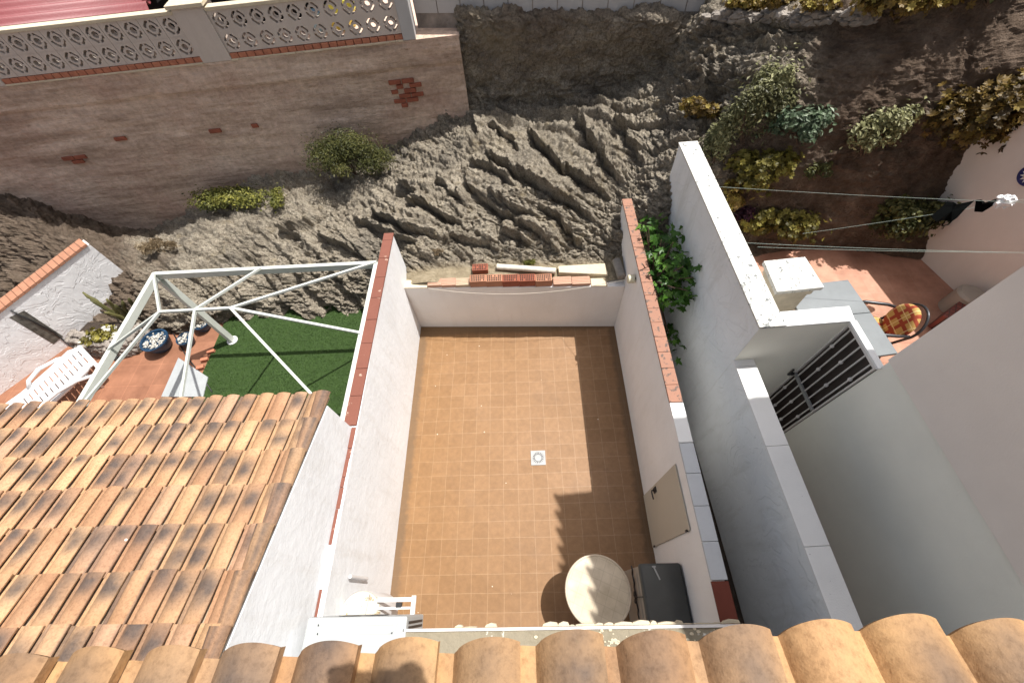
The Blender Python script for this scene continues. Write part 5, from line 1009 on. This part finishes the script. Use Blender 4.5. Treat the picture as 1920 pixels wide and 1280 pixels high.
# counter, barbecue chimney, chair, pot
ct = thing('counter', 'grey slate topped garden counter behind the barred gate', 'counter', (4.4, 2.7, 1)); ZC = 1.9
q = [at(1500, 538, ZC)[:2], at(1590, 524, ZC)[:2], at(1684, 662, ZC)[:2], at(1649, 669, ZC)[:2]]
P0 = np.array([4.749, 3.213]); P1 = np.array([4.821, 2.22]); q = [(4.02, 2.06), tuple(P1-np.array([0, .0])), tuple(P0), (4.02, 3.17)]
mb = MB(); mb.prism([(4.03, 2.13), (P1[0], P1[1]), (4.79, 2.74), (4.03, 2.70)], 1.86, 1.9); mb.prism([(4.03, 2.704), (4.79, 2.744), (P0[0], P0[1]), (4.03, 3.15)], 1.86, 1.9); mb.build('slab', MT['slate'], ct, bevel=.006)
mb = MB(); mb.prism([(4.08, 2.2), (4.72, 2.3), (4.66, 3.12), (4.08, 3.08)], 1.0, 1.858); mb.build('base', MT['ochre'], ct)
bq = thing('barbecue', 'rough beige block barbecue chimney with white speckled lid beside the wall', 'barbecue', (3.68, 2.85, 1))
lidq = [at(1432, 489, 2.45), at(1510, 481, 2.45), at(1546, 538, 2.45), at(1457, 547, 2.45)]
mb = MB(); mb.prism([p_[:2] for p_ in lidq], 2.40, 2.45); mb.build('lid', MT['lichen'], bq, bevel=.006)
cx = sum(lidq)/4; inner = [cx[:2]+(p_[:2]-cx[:2])*.84 for p_ in lidq]; mb = MB(); mb.prism(inner, 2.30, 2.398); mb.prism([cx[:2]+(p_[:2]-cx[:2])*.76 for p_ in lidq], 1.0, 2.298); mb.build('chimney', MT['ochre'], bq, bevel=.006)
# chair
ch = thing('garden_chair', 'dark framed garden armchair with red and yellow plaid cushions on the right terrace', 'chair', (5.25, 2.85, 1))
mpl, t, n, l, b = newmat('red yellow plaid cushion'); p = posn(t, obj=True, rot=(0, 0, .1)); sp = N(t, 'ShaderNodeSeparateXYZ'); l.new(p, sp.inputs[0])
def band(o, per, w, ph): f = math_(t, 'FRACT', math_(t, 'ADD', math_(t, 'MULTIPLY', o, 1/per), ph)); return math_(t, 'LESS_THAN', math_(t, 'ABSOLUTE', math_(t, 'SUBTRACT', f, .5)), w)
bx_ = band(math_(t, 'ADD', sp.outputs[0], math_(t, 'MULTIPLY', sp.outputs[2], .9)), .15, .16, .2); by_ = band(sp.outputs[1], .14, .16, .0); thin = math_(t, 'MAXIMUM', band(sp.outputs[1], .17, .03, .5), band(math_(t, 'ADD', sp.outputs[0], math_(t, 'MULTIPLY', sp.outputs[2], .9)), .19, .03, .7))
cc_ = mix(t, (.48, .30, .09, 1), (.30, .05, .02, 1), math_(t, 'MAXIMUM', bx_, by_)); cc_ = mix(t, cc_, (.75, .6, .3, 1), math_(t, 'MULTIPLY', thin, .7)); l.new(cc_, b.inputs['Base Color']); b.inputs['Roughness'].default_value = .9
c0 = np.array([5.02, 2.93, 1.0]); CS = .80; ex = np.array([.97, -.22, 0]); ex /= np.linalg.norm(ex); ey = np.array([-ex[1], ex[0], 0]); ez = np.array([0, 0, 1.])
CP = lambda x, y, z: c0+(ex*x+ey*y+ez*z)*CS
def cushion(pts, nrm, th, name):
    n = len(pts); cen = sum(pts)/n; rings = [(1.0, 0), (1.03, .35), (.97, .85), (.8, 1.), (.4, 1.06)]; vs_ = []
    for s, h in rings: vs_ += [cen+(p_-cen)*s+nrm*th*h for p_ in pts]
    vs_ += [cen+nrm*th*1.08]; m = len(rings); fs = [tuple(range(n))[::-1]]+[(r*n+i, r*n+(i+1) % n, (r+1)*n+(i+1) % n, (r+1)*n+i) for r in range(m-1) for i in range(n)]+[((m-1)*n+i, (m-1)*n+(i+1) % n, m*n) for i in range(n)]
    mb = MB(); mb.add(vs_, fs); return mb.build(name, mpl, ch, smooth=True)
seat = [CP(.0+.22+.24*math.copysign(abs(math.cos(a))**.5, math.cos(a)), .23*math.copysign(abs(math.sin(a))**.5, math.sin(a)), .40) for a in np.linspace(0, 2*math.pi, 29)[:-1]]
cushion(seat, ez, .055, 'seat_cushion')
bk_n = -ex*.95+ez*.26; bk_n /= np.linalg.norm(bk_n); bu = ex*.26+ez*.95; bu /= np.linalg.norm(bu)
back = [CP(.46, 0, .46)+CS*ey*.25*math.cos(a)*(1 if math.sin(a) > 0 else .94)+CS*bu*(.22+.27*math.sin(a) if math.sin(a) > 0 else .22+.24*math.sin(a)) for a in np.linspace(0, 2*math.pi, 29)[:-1]]
cushion(back, bk_n, .06, 'back_cushion')
mfr = simple('dark grey chair frame', (.05, .05, .055, 1), .35, bd=0, metal=.3)
mb = MB(); mb.tube([CP(.47, -.235, .40)]+[CP(.50, 0, .46)-bk_n*.02+CS*ey*.265*math.cos(a)+CS*bu*(.22+.295*math.sin(a)) for a in np.linspace(math.pi, 0, 16)]+[CP(.47, .235, .40)], .016, 8); mb.build('back_frame', mfr, ch, smooth=True)
for sg in (-1, 1):
    mb = MB(); mb.tube([CP(.56, sg*.255, .66), CP(.40, sg*.29, .68), CP(.10, sg*.30, .67), CP(-.02, sg*.29, .63), CP(-.06, sg*.27, .42), CP(-.08, sg*.26, .0)], [.016, .02, .022, .02, .016, .014], 8); mb.build('armrest', mfr, ch, smooth=True)
    mb = MB(); mb.tube([CP(.46, sg*.235, .42), CP(.56, sg*.26, 0)], .015, 8); mb.build('leg', mfr, ch, smooth=True)
mb = MB(); mb.box((0, 0, 0), (.1, .1, .1)); mb = MB(); mb.frame(c0, ex, ey, ez, (-.03, -.19, .30), (.37, .19, .317)); mb.build('seat', mfr, ch, bevel=.005)
pp = thing('potted_plant', 'small white pot with a green and white plant at the terrace edge', 'potted plant', at(1556, 447, 1.0)); c = at(1556, 447, 1.0); mb = MB(); mb.lathe(c, [(.055, 0), (.08, .16), (.085, .17), (.07, .17), (.05, .12), (0, .12)], 24); mb.build('pot', MT['plasw'], pp, smooth=True, auto=40)
mb = MB(); mb.usec = True; rr = random.Random(77)
for k in range(420): d = np.array([rr.gauss(0, 1), rr.gauss(0, 1), rr.gauss(0, 1)]); d /= np.linalg.norm(d); leaf_quad(mb, c+np.array([.03, .02, .30])+d*np.array([.15, .12, .14])*rr.uniform(.4, 1), d+np.array([0, 0, .5]), .045, .5, rr, (rr.random(), 0, 0, 1))
mb.build('foliage', LF['bluegr'], pp)
# dark red tiled block in the corner
q = [at(1768, 590, 1.25), at(1805, 560, 1.25), at(1818, 573, 1.25), at(1785, 603, 1.25)]; mck, t, n, l, b = newmat('dark red small tiles'); bk = N(t, 'ShaderNodeTexBrick'); bk.offset = 0
for k, v in (('Scale', 1.), ('Mortar Size', .006), ('Brick Width', .06), ('Row Height', .06)): bk.inputs[k].default_value = v
bk.inputs['Color1'].default_value = (.22, .05, .04, 1); bk.inputs['Color2'].default_value = (.17, .04, .03, 1); bk.inputs['Mortar'].default_value = (.06, .03, .025, 1); l.new(posn(t, rot=(0, 0, .6)), bk.inputs['Vector']); l.new(bk.outputs['Color'], b.inputs['Base Color'])
mb = MB(); mb.prism([p_[:2] for p_ in q], 1.0, 1.25); tag(mb.build('tiled_step', mck, bevel=.004), 'low block covered in small dark red tiles at the foot of the garden wall', 'step')
mb = MB(); c = at(1822, 552, 1.3); mb.lathe((c[0], c[1], 1.0), [(.16, 0), (.16, .3), (.13, .33), (0, .34)], 24); tag(mb.build('low_pillar', MT['taupe'], smooth=True, auto=40), 'short rounded beige pillar beside the dark red tiled block', 'pillar')  # darker taupe on a beige pillar, shade put into its colour
# terracotta trough of aloes
tr = thing('planter', 'rectangular terracotta trough with aloe between rock and lawn', 'planter', at(410, 595)); c = at(413, 592, .0); mb = MB(); mb.frame(c, (.93, .36, 0), (-.36, .93, 0), (0, 0, 1), (-.17, -.06, 0), (.17, .06, .12)); mb.build('trough', MT['terrac'], tr, bevel=.006)
mb = MB(); mb.usec = True; rr = random.Random(5)
for k in range(60): e = c+np.array([rr.uniform(-.16, .12), rr.uniform(-.03, .06), .12]); mb.tube([e, e+np.array([rr.gauss(0, .04), rr.gauss(0, .04), .10])], [.008, .001], 5, col=(rr.random(), 0, 0, 1))
mb.build('foliage', LF['bluegr'], tr)

# ================================================================== PHOTOGRAPHER'S PHONE AND HANDS (their shadow falls on the near eave)
ph_ = thing('smartphone', 'smartphone held above the eave, seen only by its shadow on the tiles', 'phone', CAM-CF*.02)
pc = CAM-CF*.012+CR*.098+CU*.052; mb = MB(); mb.frame(pc, CR, CU, -CF, (-.085, -.042, 0), (.085, .042, .009)); mb.build('phone_body', MT['black'], ph_, bevel=.003)
pe = thing('person', 'hands and forearms holding the phone out of the window above the eave', 'person', CAM-CF*.05-CU*.3)
def arm(sgn):
    base = pc+CR*(sgn*.062)-CF*.012; bm_v = []; mb = MB()
    palm = base+CR*sgn*.0+CU*.062-CF*.03
    ed = []; pts = [palm-CU*.055-CF*.02, palm, palm+CU*.03]; mb.tube([palm-CU*.30-CF*.34, palm-CU*.14-CF*.13, palm-CU*.05-CF*.02, palm, palm+CU*.035], [.05, .036, .03, .036, .022], 12)
    for k in range(4):
        r0 = palm+CU*(.035-.018*k)+CR*sgn*.012; L = (.07, .078, .072, .058)[k]; mb.tube([r0, r0+CR*sgn*.018+CF*.02-CF*.02, r0-CR*sgn*(.01)-CF*.012, r0-CR*sgn*L-CF*.004], [.010, .0095, .009, .007], 8)
    mb.tube([palm-CU*.02, palm-CR*sgn*.03+CU*.0-CF*.03, palm-CR*sgn*.065+CU*.01-CF*.025], [.013, .012, .009], 8)
    bm = bmesh.new(); return mb
mbL = arm(-1); mbR = arm(1)
o = len(mbL.v); mbL.v += mbR.v; mbL.f += [tuple(i+o for i in f) for f in mbR.f]; mbL.m += mbR.m; mbL.c += mbR.c
mbL.build('forearms', MT['skin'], pe, smooth=True)

for o in bpy.data.objects:
    if '_o' in o: del o['_o']
